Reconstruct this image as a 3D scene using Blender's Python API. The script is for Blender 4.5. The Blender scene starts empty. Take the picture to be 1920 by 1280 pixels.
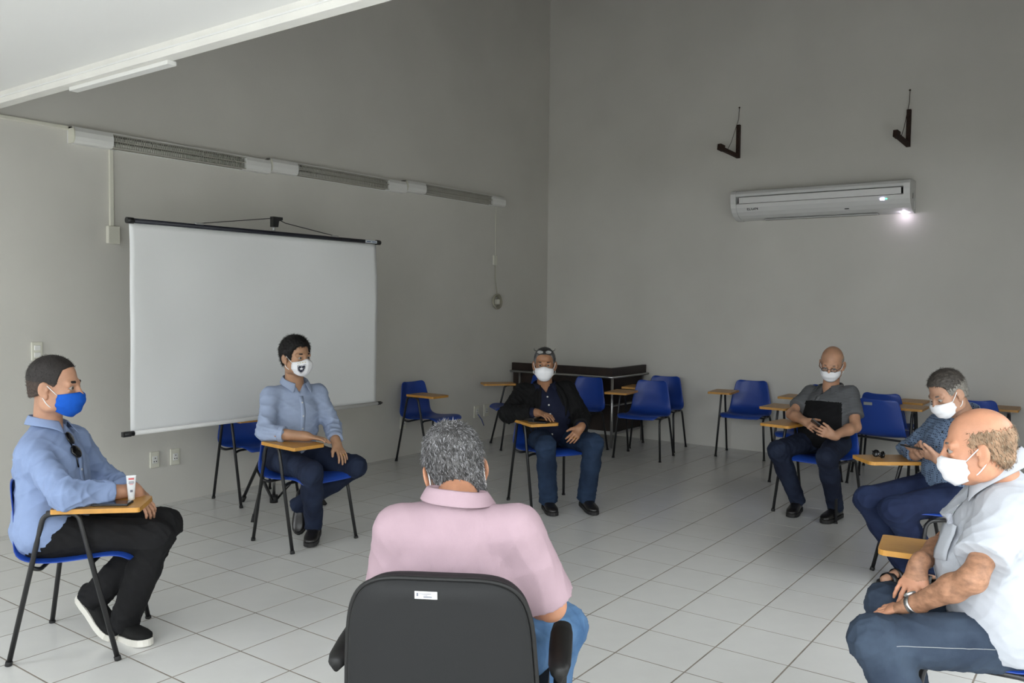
import bpy, bmesh, math, random
import numpy as np
from mathutils import Vector, Matrix
from mathutils.bvhtree import BVHTree

random.seed(7)
RNG = np.random.default_rng(11)
SC = bpy.context.scene
COL = SC.collection
R = math.radians

# ---------------------------------------------------------------- camera
# World frame: X runs along the left wall towards the corner, Y runs along the
# right wall towards the corner, Z up, metres.  Camera stands at the origin.
FPX = 1595.1
YAW, PITCH, ROLL, EYE = -0.9429, R(2.545), R(-0.593), 1.5
def cam_axes():
    r = np.array([math.cos(YAW), math.sin(YAW), 0.0])
    f = np.array([-math.sin(YAW), math.cos(YAW), 0.0])
    u = np.array([0, 0, 1.0])
    f2 = f * math.cos(PITCH) - u * math.sin(PITCH)
    u2 = f * math.sin(PITCH) + u * math.cos(PITCH)
    return r * math.cos(ROLL) - u2 * math.sin(ROLL), r * math.sin(ROLL) + u2 * math.cos(ROLL), f2
CR, CU, CF = cam_axes()
cam_data = bpy.data.cameras.new('camera')
cam_data.sensor_width = 36.0
cam_data.lens = FPX / 1920 * 36.0
cam_data.clip_start = 0.05
cam = bpy.data.objects.new('camera', cam_data)
COL.objects.link(cam)
cam.matrix_world = Matrix(((CR[0], CU[0], -CF[0], 0), (CR[1], CU[1], -CF[1], 0), (CR[2], CU[2], -CF[2], EYE), (0, 0, 0, 1)))
SC.camera = cam

XR, YL = 8.577, 5.709          # right wall plane, left wall plane
XB, YF, HG = -1.0, -0.8, 3.6            # walls behind the camera (open to the veranda); height of the added side sky blocker
ZC, ZBEAM, XE = 2.67, 2.605, 2.30   # low ceiling, underside of its edge beam, far face of the beam
ZROOF = 5.15

# ---------------------------------------------------------------- world and daylight
world = bpy.data.worlds.new('overcast_sky')
SC.world = world
world.use_nodes = True
bg = world.node_tree.nodes['Background']
bg.inputs[0].default_value = (0.92, 0.965, 1.0, 1)
bg.inputs[1].default_value = 8.8

def area(name, loc, target, sx, sy, power, color):
    d = bpy.data.lights.new(name, 'AREA')
    d.shape = 'RECTANGLE'; d.size = sx; d.size_y = sy; d.energy = power; d.color = color
    o = bpy.data.objects.new(name, d); COL.objects.link(o)
    o.location = loc
    o.rotation_euler = (Vector(target) - Vector(loc)).to_track_quat('-Z', 'Y').to_euler()
    return o
# the sky shines in through the open veranda sides behind the camera; portals mark the openings
for nm, loc, tgt, sx, sy in (('opening_back', (XB - .08, 2.25, 1.32), (XB + 1, 2.25, 1.32), 6.3, 2.6), ('opening_side', (.4, YF - .08, 1.32), (.4, YF + 1, 1.32), 3.2, 2.6), ('opening_side_door', (3.65, YF - .08, 1.2), (3.65, YF + 1, 1.2), 2.2, 2.4)):
    a = area('portal_' + nm, loc, tgt, sx, sy, 1, (1, 1, 1)); a.data.cycles.is_portal = True

SC.view_settings.view_transform = 'Standard'
SC.view_settings.look = 'None'
SC.view_settings.gamma = 1.0
SC.view_settings.use_curve_mapping = False
SC.view_settings.exposure = 0.0
SC.cycles.use_denoising = True
SC.cycles.max_bounces = 8
SC.cycles.diffuse_bounces = 5

# ---------------------------------------------------------------- pixel helpers (direction only; depth from floor / wall)
def ray(px, py): return CF + CR * ((px - 960) / FPX) - CU * ((py - 640) / FPX)
EYEP = np.array([0, 0, EYE])
def at_z(px, py, z=0.0):
    d = ray(px, py); return EYEP + d * ((z - EYE) / d[2])
def at_x(px, py, x):
    d = ray(px, py); return EYEP + d * (x / d[0])
def at_y(px, py, y):
    d = ray(px, py); return EYEP + d * (y / d[1])
def proj(p):
    q = np.asarray(p, float) - EYEP; d = q @ CF
    return 960 + FPX * (q @ CR) / d, 640 - FPX * (q @ CU) / d, d

# ---------------------------------------------------------------- materials
MATS = {}
def mat(name, color, rough=0.6, metal=0.0, noise=0.0, nscale=40.0, bump=0.0, bscale=200.0, spec=0.5, emit=None, coat=0.0, alpha=None, trans=0.0, sss=0.0, col2=None, stretch=None):
    if name in MATS: return MATS[name]
    m = bpy.data.materials.new(name); m.use_nodes = True
    nt = m.node_tree; b = nt.nodes['Principled BSDF']
    b.inputs['Base Color'].default_value = (*color, 1)
    b.inputs['Roughness'].default_value = rough
    b.inputs['Metallic'].default_value = metal
    b.inputs['Specular IOR Level'].default_value = spec
    b.inputs['Coat Weight'].default_value = coat
    if trans: b.inputs['Transmission Weight'].default_value = trans
    if alpha is not None: b.inputs['Alpha'].default_value = alpha
    if sss:
        b.inputs['Subsurface Weight'].default_value = sss
        b.inputs['Subsurface Radius'].default_value = (0.012, 0.005, 0.003)
        b.inputs['Subsurface Scale'].default_value = 1.0
    if emit:
        b.inputs['Emission Color'].default_value = (*emit[:3], 1); b.inputs['Emission Strength'].default_value = emit[3]
    tc = nt.nodes.new('ShaderNodeTexCoord'); mp = nt.nodes.new('ShaderNodeMapping')
    nt.links.new(tc.outputs['Object'], mp.inputs[0])
    if stretch: mp.inputs['Scale'].default_value = stretch
    if noise or col2:
        n = nt.nodes.new('ShaderNodeTexNoise'); n.inputs['Scale'].default_value = nscale; n.inputs['Detail'].default_value = 5
        nt.links.new(mp.outputs[0], n.inputs['Vector'])
        cr = nt.nodes.new('ShaderNodeValToRGB')
        c2 = col2 or tuple(max(0, c * (1 - noise)) for c in color)
        c1 = color if col2 else tuple(min(1, c * (1 + noise * .5)) for c in color)
        cr.color_ramp.elements[0].position = .32; cr.color_ramp.elements[1].position = .68
        cr.color_ramp.elements[0].color = (*c2, 1); cr.color_ramp.elements[1].color = (*c1, 1)
        nt.links.new(n.outputs['Fac'], cr.inputs[0]); nt.links.new(cr.outputs[0], b.inputs['Base Color'])
    if bump:
        n2 = nt.nodes.new('ShaderNodeTexNoise'); n2.inputs['Scale'].default_value = bscale; n2.inputs['Detail'].default_value = 4
        nt.links.new(mp.outputs[0], n2.inputs['Vector'])
        bp = nt.nodes.new('ShaderNodeBump'); bp.inputs['Strength'].default_value = bump; bp.inputs['Distance'].default_value = .004
        nt.links.new(n2.outputs['Fac'], bp.inputs['Height']); nt.links.new(bp.outputs[0], b.inputs['Normal'])
    MATS[name] = m
    return m

M_WALL = mat('painted_wall', (.63, .615, .575), .85, noise=.05, nscale=1.3, bump=.12, bscale=60, spec=.3)
M_CEIL = mat('white_ceiling', (.80, .80, .79), .9, spec=.2)
M_BEAM = mat('white_beam', (.78, .77, .73), .7, noise=.05, nscale=6)
M_ROOF = mat('dark_roof_wood', (.07, .045, .032), .8, noise=.4, nscale=6)
M_GROUT = mat('grey_brown_grout', (.23, .20, .165), .95, noise=.3, nscale=9)
M_TILE = mat('white_ceramic_tile', (.64, .64, .62), .22, noise=.05, nscale=3.5, bump=.03, bscale=90, spec=.45)
M_BLUE = mat('blue_polypropylene', (.011, .050, .30), .40, bump=.05, bscale=500, spec=.45)
M_BLACKTUBE = mat('black_painted_steel', (.012, .012, .013), .38, spec=.5)
M_WOOD = mat('varnished_wood_tablet', (.50, .265, .065), .40, col2=(.40, .19, .042), nscale=9, stretch=(1, 9, 3), spec=.4, coat=.08)
M_WOODEDGE = mat('orange_tablet_edge', (.55, .27, .05), .4, noise=.15, nscale=20)
M_RUBBER = mat('black_rubber', (.015, .015, .015), .8)
M_WHITEP = mat('white_plastic', (.78, .78, .76), .4)
M_CREAMP = mat('cream_plastic', (.70, .69, .60), .45)
M_CHROME = mat('brushed_steel', (.55, .55, .55), .32, metal=1.0)
M_SILVER = mat('silver_paint', (.42, .42, .42), .4, metal=.6)
M_BLACKP = mat('black_plastic', (.012, .012, .013), .42)
M_DARKVOID = mat('dark_gap', (.004, .004, .004), .9)
M_RUST = mat('rusty_iron', (.035, .016, .010), .85, noise=.5, nscale=60, bump=.4, bscale=120)
M_GLASSBLK = mat('black_glass', (.006, .006, .008), .08, spec=.7)

# ---------------------------------------------------------------- mesh helpers
def link(o, parent=None):
    COL.objects.link(o)
    if parent is not None: o.parent = parent
    return o
def tag(o, label=None, cat=None, group=None, kind=None):
    if label: o['label'] = label
    if cat: o['category'] = cat
    if group: o['group'] = group
    if kind: o['kind'] = kind
    return o
def empty(name, loc=(0, 0, 0), rz=0.0, label=None, cat=None, group=None):
    o = bpy.data.objects.new(name, None); COL.objects.link(o)
    o.empty_display_size = .1
    o.location = loc; o.rotation_euler = (0, 0, rz)
    return tag(o, label, cat, group)
def mesh_from(name, verts, faces, mats, smooth=False, midx=None):
    me = bpy.data.meshes.new(name)
    if isinstance(verts, np.ndarray) and isinstance(faces, np.ndarray):
        nv, nf, w = len(verts), len(faces), faces.shape[1]
        me.vertices.add(nv); me.vertices.foreach_set('co', np.ascontiguousarray(verts, np.float32).ravel())
        me.loops.add(nf * w); me.loops.foreach_set('vertex_index', np.ascontiguousarray(faces, np.int32).ravel())
        me.polygons.add(nf); me.polygons.foreach_set('loop_start', np.arange(0, nf * w, w, dtype=np.int32))
        me.update(calc_edges=True)
    else:
        me.from_pydata([tuple(map(float, v)) for v in verts], [], [list(map(int, f)) for f in faces])
    for m in (mats if isinstance(mats, (list, tuple)) else [mats]): me.materials.append(m)
    if midx is not None: me.polygons.foreach_set('material_index', np.asarray(midx, np.int32))
    if smooth: me.polygons.foreach_set('use_smooth', np.ones(len(me.polygons), bool))
    me.update()
    return me
def obj(name, me, parent=None):
    return link(bpy.data.objects.new(name, me), parent)
class MB:
    """collects simple shapes into one mesh"""
    def __init__(s): s.v = []; s.f = []; s.sm = []
    def add(s, v, f, smooth=False):
        n = len(s.v); s.v += [tuple(map(float, p)) for p in v]; s.f += [[i + n for i in q] for q in f]; s.sm += [smooth] * len(f); return s
    def box(s, lo, hi, M=None, bev=0.0):
        (x0, y0, z0), (x1, y1, z1) = lo, hi
        if bev > 0:
            bm = bmesh.new(); bmesh.ops.create_cube(bm, size=1)
            for v in bm.verts: v.co = Vector((x0 + (v.co.x + .5) * (x1 - x0), y0 + (v.co.y + .5) * (y1 - y0), z0 + (v.co.z + .5) * (z1 - z0)))
            bmesh.ops.bevel(bm, geom=list(bm.edges), offset=bev, segments=2, affect='EDGES', profile=.5)
            V = [v.co.copy() for v in bm.verts]; Fc = [[v.index for v in f.verts] for f in bm.faces]; bm.free()
        else:
            V = [Vector(p) for p in ((x0, y0, z0), (x1, y0, z0), (x1, y1, z0), (x0, y1, z0), (x0, y0, z1), (x1, y0, z1), (x1, y1, z1), (x0, y1, z1))]
            Fc = [(0, 3, 2, 1), (4, 5, 6, 7), (0, 1, 5, 4), (1, 2, 6, 5), (2, 3, 7, 6), (3, 0, 4, 7)]
        if M is not None: V = [M @ v for v in V]
        return s.add(V, Fc)
    def tube(s, pts, r, n=10, caps=True, closed=False):
        pts = [Vector(p) for p in pts]; rr = r if isinstance(r, (list, tuple)) else [r] * len(pts)
        N = len(pts); T = []
        for i in range(N):
            a = pts[i - 1] if (i > 0 or closed) else pts[i]; b = pts[(i + 1) % N] if (i < N - 1 or closed) else pts[i]
            T.append((b - a).normalized())
        up = Vector((0, 0, 1)) if abs(T[0].z) < .9 else Vector((1, 0, 0))
        u = T[0].cross(up).normalized(); V = []; 
        for i in range(N):
            u = (u - T[i] * u.dot(T[i])).normalized(); w = T[i].cross(u)
            for k in range(n):
                a = 2 * math.pi * k / n
                V.append(pts[i] + (u * math.cos(a) + w * math.sin(a)) * rr[i])
        Fc = []
        for i in range(N if closed else N - 1):
            j = (i + 1) % N
            for k in range(n):
                Fc.append((i * n + k, i * n + (k + 1) % n, j * n + (k + 1) % n, j * n + k))
        s.add(V, Fc, True)
        if caps and not closed:
            b = len(s.v) - N * n
            s.f += [[b + k for k in range(n)][::-1], [b + (N - 1) * n + k for k in range(n)]]; s.sm += [False, False]
        return s
    def prism(s, outline, z0, z1, M=None):
        n = len(outline)
        V = [Vector((p[0], p[1], z0)) for p in outline] + [Vector((p[0], p[1], z1)) for p in outline]
        if M is not None: V = [M @ v for v in V]
        Fc = [list(range(n))[::-1], [n + i for i in range(n)]] + [(i, (i + 1) % n, n + (i + 1) % n, n + i) for i in range(n)]
        return s.add(V, Fc)
    def lathe(s, prof, n=16, M=None):
        V = []; Fc = []
        for (r, z) in prof:
            for k in range(n):
                a = 2 * math.pi * k / n; V.append(Vector((r * math.cos(a), r * math.sin(a), z)))
        if M is not None: V = [M @ v for v in V]
        for i in range(len(prof) - 1):
            for k in range(n): Fc.append((i * n + k, i * n + (k + 1) % n, (i + 1) * n + (k + 1) % n, (i + 1) * n + k))
        s.add(V, Fc, True)
        b = len(s.v) - len(V)
        s.f += [[b + k for k in range(n)][::-1], [b + (len(prof) - 1) * n + k for k in range(n)]]; s.sm += [False, False]
        return s
    def ball(s, c, r, n=10):
        r = r if isinstance(r, (tuple, list)) else (r, r, r)
        V = []; Fc = []
        for i in range(1, n):
            for k in range(n * 2):
                a = math.pi * i / n; b = math.pi * k / n
                V.append((c[0] + r[0] * math.sin(a) * math.cos(b), c[1] + r[1] * math.sin(a) * math.sin(b), c[2] + r[2] * math.cos(a)))
        top = len(V); V.append((c[0], c[1], c[2] + r[2])); V.append((c[0], c[1], c[2] - r[2])); w = n * 2
        for i in range(n - 2):
            for k in range(w): Fc.append((i * w + k, (i + 1) * w + k, (i + 1) * w + (k + 1) % w, i * w + (k + 1) % w))
        for k in range(w): Fc.append((top, k, (k + 1) % w)); Fc.append((top + 1, (n - 2) * w + (k + 1) % w, (n - 2) * w + k))
        return s.add(V, Fc, True)
    def mesh(s, name, m):
        me = bpy.data.meshes.new(name); me.from_pydata(s.v, [], s.f)
        for x in (m if isinstance(m, (list, tuple)) else [m]): me.materials.append(x)
        me.polygons.foreach_set('use_smooth', np.array(s.sm, bool)); me.update(); return me
    def build(s, name, m, parent=None): return obj(name, s.mesh(name, m), parent)
def rounded_path(pts, rad, n=5):
    """polyline with rounded corners"""
    pts = [Vector(p) for p in pts]; out = [pts[0]]
    for i in range(1, len(pts) - 1):
        a, b, c = pts[i - 1], pts[i], pts[i + 1]
        d1 = (a - b); d2 = (c - b); r = min(rad, d1.length * .45, d2.length * .45)
        p0 = b + d1.normalized() * r; p2 = b + d2.normalized() * r
        for k in range(n + 1):
            t = k / n; out.append(p0 * (1 - t) ** 2 + b * 2 * t * (1 - t) + p2 * t * t)
    out.append(pts[-1]); return out
def rrect(x0, y0, x1, y1, r, n=4):
    o = []
    for cx, cy, a0 in ((x1 - r, y1 - r, 0), (x0 + r, y1 - r, 90), (x0 + r, y0 + r, 180), (x1 - r, y0 + r, 270)):
        for k in range(n + 1):
            a = R(a0 + 90 * k / n); o.append((cx + r * math.cos(a), cy + r * math.sin(a)))
    return o
def frame_matrix(origin, x, y, z):
    return Matrix(((x[0], y[0], z[0], origin[0]), (x[1], y[1], z[1], origin[1]), (x[2], y[2], z[2], origin[2]), (0, 0, 0, 1)))
def text_mesh(name, body, size, m, parent=None, M=None, extrude=.0006, bold=False):
    c = bpy.data.curves.new(name, 'FONT'); c.body = body; c.size = size; c.extrude = extrude; c.align_x = 'CENTER'; c.align_y = 'CENTER'
    if bold: c.offset = size * .012
    o = bpy.data.objects.new(name, c); COL.objects.link(o)
    bpy.context.view_layer.update()
    me = bpy.data.meshes.new_from_object(o.evaluated_get(bpy.context.evaluated_depsgraph_get()))
    bpy.data.objects.remove(o); me.materials.clear(); me.materials.append(m)
    if M is not None: me.transform(M)
    return obj(name, me, parent)
def copy_tree(o, parent=None):
    c = o.copy(); COL.objects.link(c); c.parent = parent
    for ch in list(o.children): copy_tree(ch, c)
    return c
# ================================================================ THE ROOM
def wall(name, lo, hi, m=M_WALL):
    return tag(MB().box(lo, hi).build(name, m), kind='structure')
TH = .15
T = .3222
wall('wall_left', (XB, YL, -.05), (XR + TH, YL + TH, ZROOF + .6))
wall('wall_right', (XR, YF - TH, -.05), (XR + TH, YL, ZROOF + .6))
# wall behind the camera with wide veranda openings
wb = MB()
for y0, y1 in ((YF, -.9), (1.0, 1.15), (2.4, 4.2), (5.4, YL)): wb.box((XB - TH, y0, -.05), (XB, y1, 2.62))
wb.box((XB - TH, YF, 2.62), (XB, YL, ZC))
tag(wb.build('wall_back', M_WALL), kind='structure')
wf = MB()
for x0, x1 in ((XB, -1.15), (1.95, 2.55), (4.75, XR)): wf.box((x0, YF - TH, -.05), (x1, YF, 2.4))
wf.box((-1.15, YF - TH, 2.62), (1.95, YF, ZC)); wf.box((1.95, YF - TH, 2.4), (2.55, YF, ZC)); wf.box((XE - .02, YF - TH, 2.4), (XR + TH, YF, ZROOF + .6))
tag(wf.build('wall_front', M_WALL), kind='structure')
tag(MB().box((XB - TH, YF - TH, ZC), (XE - .02, YL, ZC + .12)).build('ceiling', M_CEIL), kind='structure')
wall('wall_above_beam', (XE - .14, YF, ZC + .12), (XE - .02, YL, ZROOF + .6), M_WALL)
tag(MB().box((XE - .16, YF, ZROOF), (XR, YL, ZROOF + .05)).build('roof', M_ROOF), kind='structure')
# edge beam of the low ceiling with a thin bead along it
bmk = MB().box((XE - .066, YF, ZBEAM), (XE, YL, ZC + .14), bev=.003)
beam = tag(bmk.build('trim_1', M_BEAM), kind='structure')
MB().box((XE - .074, YF, ZBEAM + .030), (XE - .066, YL, ZBEAM + .036)).build('bead', M_CEIL, beam)
# veranda floor outside the openings
tag(MB().box((XB - 14, YF - 14, -.10), (XR + 10, YL + 10, -.05)).build('ground_outside', mat('veranda_concrete', (.46, .45, .43), .9)), kind='structure')
M_EXT = mat('sky_blocker_render', (.42, .42, .38), .9, noise=.2, nscale=2)  # surface of the two unseen light-blocking walls outside
wall('wall_sky_blocker_back', (XB - 9.6, YF - 8, -.05), (XB - 9.4, YL + 8, 1.6), M_EXT)  # unseen low wall, added to cut sky light near the horizon
wall('wall_sky_blocker_side', (XB - 9.4, YF - 4.6, -.05), (XR + 8, YF - 4.4, HG), M_EXT)  # invented wall out of view, tall enough to let in only higher sky

# ---- floor: grout bed plus one object per ceramic tile
floor = tag(MB().box((XB, YF, -.05), (XR, YL, -.0007)).build('floor', M_GROUT), kind='structure')
g = .0036
def tile_mesh(w, d):
    b = .0004
    V = [(0, 0, -.006), (w, 0, -.006), (w, d, -.006), (0, d, -.006), (0, 0, -b), (w, 0, -b), (w, d, -b), (0, d, -b), (b, b, 0), (w - b, b, 0), (w - b, d - b, 0), (b, d - b, 0)]
    Fc = []
    for q in (0, 4):
        for i in range(4): Fc.append((q + i, q + (i + 1) % 4, q + 4 + (i + 1) % 4, q + 4 + i))
    Fc.append((8, 9, 10, 11)); return V, Fc
tiles = []
i0 = math.floor(XB / T) - 2
for bi in range(-22, 20):
    x0, x1 = (9.9104 + bi) * T, (10.9104 + bi) * T
    for ai in range(-14, 18):
        y1, y0 = (5.4316 - ai) * T, (4.4316 - ai) * T
        a0, a1, c0, c1 = max(x0, XB), min(x1, XR), max(y0, YF), min(y1, YL)
        if a1 - a0 < .02 or c1 - c0 < .02: continue
        u, v, d = proj(((a0 + a1) / 2, (c0 + c1) / 2, 0))
        vis = d > .5 and -60 < u < 1980 and v < 1340
        tiles.append(((0 if vis else 1, -(1 / d if d > .5 else 0)), a0, a1, c0, c1, vis))
tiles.sort()
shared = {}
rest = MB()
for n, (key, a0, a1, c0, c1, vis) in enumerate(tiles):
    w, d = round(a1 - a0 - 2 * g, 4), round(c1 - c0 - 2 * g, 4)
    if n < 300 and vis:
        if (w, d) not in shared:
            V, Fc = tile_mesh(w, d); shared[(w, d)] = mesh_from('tile', V, Fc, M_TILE)
        o = obj('tile', shared[(w, d)], floor); o.location = (a0 + g, c0 + g, random.uniform(-.0002, .0002))
    else:
        V, Fc = tile_mesh(w, d); rest.add([(p[0] + a0 + g, p[1] + c0 + g, p[2]) for p in V], Fc)
tag(rest.build('far_tiles', M_TILE, floor), kind='stuff')

# ================================================================ WALL FITTINGS
# ---- fluorescent strip fixtures along the left wall
M_REFL = mat('fixture_reflector', (.30, .29, .25), .5)
M_TUBE = mat('unlit_fluorescent_tube', (.60, .60, .56), .3)
M_GRILLE = mat('dull_louver_metal', (.46, .45, .40), .5)
def fixture(x0, length, label):
    t = empty('fluorescent_fixture', (x0, YL, 2.575 + (x0 - 2.85) * .0126), 0, label, 'light fixture', 'strip lights along the left wall')
    L = length
    b = MB().box((0, -.012, -.05), (L, 0, .055)); b.box((0, -.07, .045), (L, -.012, .055))
    b.build('housing', M_WHITEP, t)
    prof = [(-.085, -.035), (-.090, -.01), (-.088, .025), (-.075, .05), (-.012, .055), (-.012, -.05), (-.07, -.05)]
    for a0, a1 in ((0.006, .27), (L - .24, L - .006)):
        M = Matrix(((0, 0, 1, 0), (1, 0, 0, 0), (0, 1, 0, 0), (0, 0, 0, 1)))
        MB().prism(prof, a0, a1, M).build('end_cap', M_WHITEP, t)
    M = Matrix(((0, 0, 1, 0), (1, 0, 0, 0), (0, 1, 0, 0), (0, 0, 0, 1)))
    pr2 = [(p[0] * 1.02 - .001, p[1] * 1.03) for p in prof]
    MB().prism(pr2, 0, .008, M).build('edge_plate', M_CREAMP, t)
    MB().box((.27, -.03, -.045), (L - .24, -.013, .044)).build('reflector', M_REFL, t)
    for zz in (-.020, .018):
        tb = MB().tube([(.275, -.048, zz), (L - .245, -.048, zz)], .0135, 10); tb.build('tube_lamp', M_TUBE, t)
    gm = MB()
    n = int((L - .51) / .017)
    for i in range(n):
        x = .275 + i * .017
        gm.box((x, -.072, -.046), (x + .0011, -.063, .042))
    for zz in (-.046, .0, .040): gm.box((.27, -.083, zz), (L - .24, -.06, zz + .005))
    tag(gm.build('louver_grille', M_GRILLE, t), kind='stuff')
    return t
fixture(2.85, 1.585, 'white strip light with grey louver nearest the white ceiling, above the projection screen')
fixture(4.437, 1.585, 'middle strip light of the three on the wall, above the right part of the screen')
fixture(6.024, 1.585, 'strip light of the three on the wall that is nearest the room corner')
# ---- conduit on the wall running to the strip light
def at_wall(px, py, off=0.0): return at_y(px, py, YL - off)
tag(MB().box((XB + .5, YL - .022, 2.612), (2.85, YL, 2.636), bev=.003).build('cable_conduit', M_CREAMP), 'thin horizontal cable conduit at wall top leading into the first strip light', 'conduit')
tag(MB().box((3.128, YL - .018, 2.0), (3.156, YL, 2.525), bev=.003).build('cable_conduit', M_CREAMP), 'short vertical cable conduit dropping from strip light to blank box', 'conduit')
def plate(name, x0, x1, z0, z1, label, cat, dep=.012, y=YL):
    t = empty(name, ((x0 + x1) / 2, y, z0), 0, label, cat)
    w, h = (x1 - x0) / 2, z1 - z0
    MB().box((-w, -dep, 0), (w, 0, h), bev=.005).build('cover_plate', M_CREAMP, t)
    return t, w, h
t, w, h = plate('junction_box', 3.105, 3.19, 1.885, 2.005, 'blank cream junction box at the lower end of vertical conduit', 'junction box', .035)
t, w, h = plate('light_switch', 2.60, 2.672, 1.10, 1.222, 'cream two-rocker light switch on wall behind the man in blue mask', 'switch')
for k in (.022, .068): MB().box((-.02, -.018, k), (.02, -.011, k + .032), bev=.003).build('rocker', M_WHITEP, t)
def outlet(x0, x1, z0, z1, label):
    t, w, h = plate('wall_outlet', x0, x1, z0, z1, label, 'outlet')
    MB().box((-.02, -.016, h * .28), (.02, -.011, h * .72), bev=.003).build('socket_face', M_WHITEP, t)
    for dx, dz in ((0, .02), (-.009, -.004), (.009, -.004)):
        MB().tube([(dx, -.0175, h * .5 + dz - .008), (dx, -.0155, h * .5 + dz - .008)], .004, 8).build('pin_hole', M_DARKVOID, t)
outlet(3.41, 3.485, .28, .40, 'cream wall outlet nearer the man in blue mask, left of its twin')
outlet(3.572, 3.65, .28, .40, 'cream wall outlet nearer the blue chair under the screen, right of its twin')
outlet(7.17, 7.26, .26, .39, 'cream wall outlet left of pair in far corner, beside chair leg')
outlet(7.34, 7.43, .26, .39, 'cream wall outlet right of pair in far corner, behind the man in black jacket')
outlet(6.02, 6.10, .27, .39, 'cream wall outlet behind the lone blue chair at the left wall')
tag(MB().tube([(7.22, YL - .02, .30), (7.25, YL - .05, .24), (7.30, YL - .04, .17)], .005, 6).build('blue_cable', mat('blue_cable', (.03, .06, .25), .5)), 'short blue cable hanging from the outlet in far corner', 'cable')
# small box, thin cable and coil of wire below the end of the strip lights
tag(MB().box((7.485, YL - .02, 1.925), (7.545, YL, 2.03), bev=.004).build('cable_junction', M_CREAMP), 'small slim cream box halfway down thin cable near room corner', 'junction box')
tag(MB().tube([(7.53, YL - .006, 2.58), (7.525, YL - .006, 2.3), (7.53, YL - .006, 2.03)], .004, 6).build('thin_cable', M_CREAMP), 'thin pale cable running down from the end of last strip light', 'cable')
coil = empty('cable_coil', (7.53, YL, 1.42), 0, 'coil of grey-beige cable hanging on the left wall near corner', 'cable coil')
M_COIL = mat('beige_cable', (.40, .38, .30), .6)
for k in range(7):
    rr = random.uniform(.052, .088); ox, oz = random.uniform(-.008, .008), random.uniform(-.012, .012)
    pts = [(ox + rr * math.cos(a), -.012 - .006 * k + .004 * math.sin(3 * a + k), .10 + oz + rr * 1.05 * math.sin(a)) for a in np.linspace(0, 2 * math.pi, 28, endpoint=False)]
    MB().tube(pts, .0055, 6, closed=True).build('cable_loop', M_COIL, coil)
MB().tube([(-.01, -.008, .50), (-.005, -.01, .35), (.0, -.03, .19)], .0045, 6).build('lead', M_COIL, coil)
MB().box((-.02, -.06, .07), (.018, -.01, .125), bev=.006).build('plug', M_CREAMP, coil)
# loose white plastic strip under the edge of the low ceiling
tag(MB().box((XE - .03, 3.62, ZBEAM - .020), (XE + .014, 4.52, ZBEAM - .001)).build('loose_trim_strip', M_WHITEP), 'short loose white plastic strip under the edge of low ceiling', 'trim strip')

# ---- split air conditioner on the right wall
M_AC = mat('air_conditioner_white', (.70, .70, .69), .42)
ac = empty('air_conditioner', (XR - .004, 2.48, 2.375), 0, 'long white wall air conditioner under two rusty brackets', 'air conditioner')
HW = .84
prof = [(0, .285), (-.19, .288), (-.232, .275), (-.25, .25), (-.253, .225), (-.20, .218), (-.192, .168), (-.243, .150), (-.232, .112), (-.205, .072), (-.165, .038), (-.11, .014), (-.05, .002), (0, 0)]
MX = Matrix(((1, 0, 0, 0), (0, 0, 1, 0), (0, 1, 0, 0), (0, 0, 0, 1)))
MB().prism(prof[::-1], -HW + .055, HW - .055, MX).build('body', M_AC, ac)
cap = [(0, .285), (-.19, .29), (-.236, .278), (-.256, .25), (-.256, .20), (-.250, .152), (-.238, .112), (-.210, .070), (-.168, .034), (-.11, .009), (-.05, -.003), (0, -.004)]
for s in (-1, 1):
    ec = MB().prism(cap[::-1], min(s * HW, s * (HW - .055)), max(s * HW, s * (HW - .055)), MX).build('end_cap', M_AC, ac)
    if s < 0:
        MB().box((-.13, -HW - .002, .12), (-.115, -HW, .17)).build('grip_slot', M_DARKVOID, ec)
        MB().prism([(0, .02), (0, .14), (-.05, .10), (-.06, .03)], -HW - .004, -HW, MX).build('side_patch', M_WHITEP, ec)
MB().box((-.205, -HW + .06, .150), (-.190, HW - .06, .226)).build('air_slot', M_DARKVOID, ac)
lv = MB().prism([(-.246, .155), (-.240, .158), (-.246, .216), (-.252, .214)], -HW + .075, HW - .085, MX); lv.build('louver_flap', M_AC, ac)
MB().box((-.10, -HW + .3, -.006), (-.03, HW - .3, .004), bev=.002).build('intake_grille', M_SILVER, ac)
nrm = Vector((-.90, 0, -.43)).normalized()
def ac_face(y, z):   # point on the curved front panel at height z
    zs = [p[1] for p in prof[7:]][::-1]; xs = [p[0] for p in prof[7:]][::-1]
    return Vector((float(np.interp(z, zs, xs)) - .002, y, z))
pY = Vector((0, -1, 0)); pU = pY.cross(Vector((-.94, 0, -.33)).normalized()) * -1
Mt = frame_matrix(ac_face(HW - .22, .10), pY, Vector((-.33, 0, .94)), Vector((-.94, 0, -.33)))
text_mesh('brand_lettering', 'ELGIN', .042, M_BLACKP, ac, Mt, bold=True)
Mt2 = frame_matrix(ac_face(-.28, .052), pY, Vector((-.6, 0, .8)), Vector((-.8, 0, -.6)))
MB().box((-.02, -.004, 0), (.02, .004, .0015), Mt2).build('small_badge', M_BLACKP, ac)
Md = frame_matrix(ac_face(-HW + .235, .118), pY, Vector((-.33, 0, .94)), Vector((-.94, 0, -.33)))
MB().box((-.018, -.009, 0), (.018, .009, .003), Md).build('display_light', mat('violet_white_led', (.8, .8, 1), .3, emit=(.72, .68, 1, 9)), ac)
MB().box((.022, -.004, 0), (.042, .004, .003), Md).build('green_light', mat('green_led', (.1, .8, .4), .3, emit=(.1, .9, .45, 2.2)), ac)
MB().ball((-.075, -HW + .075, -.006), (.024, .024, .02), 8).build('indicator_lamp', mat('bright_led', (1, 1, 1), .3, emit=(.93, .82, 1, 24)), ac)
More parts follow.
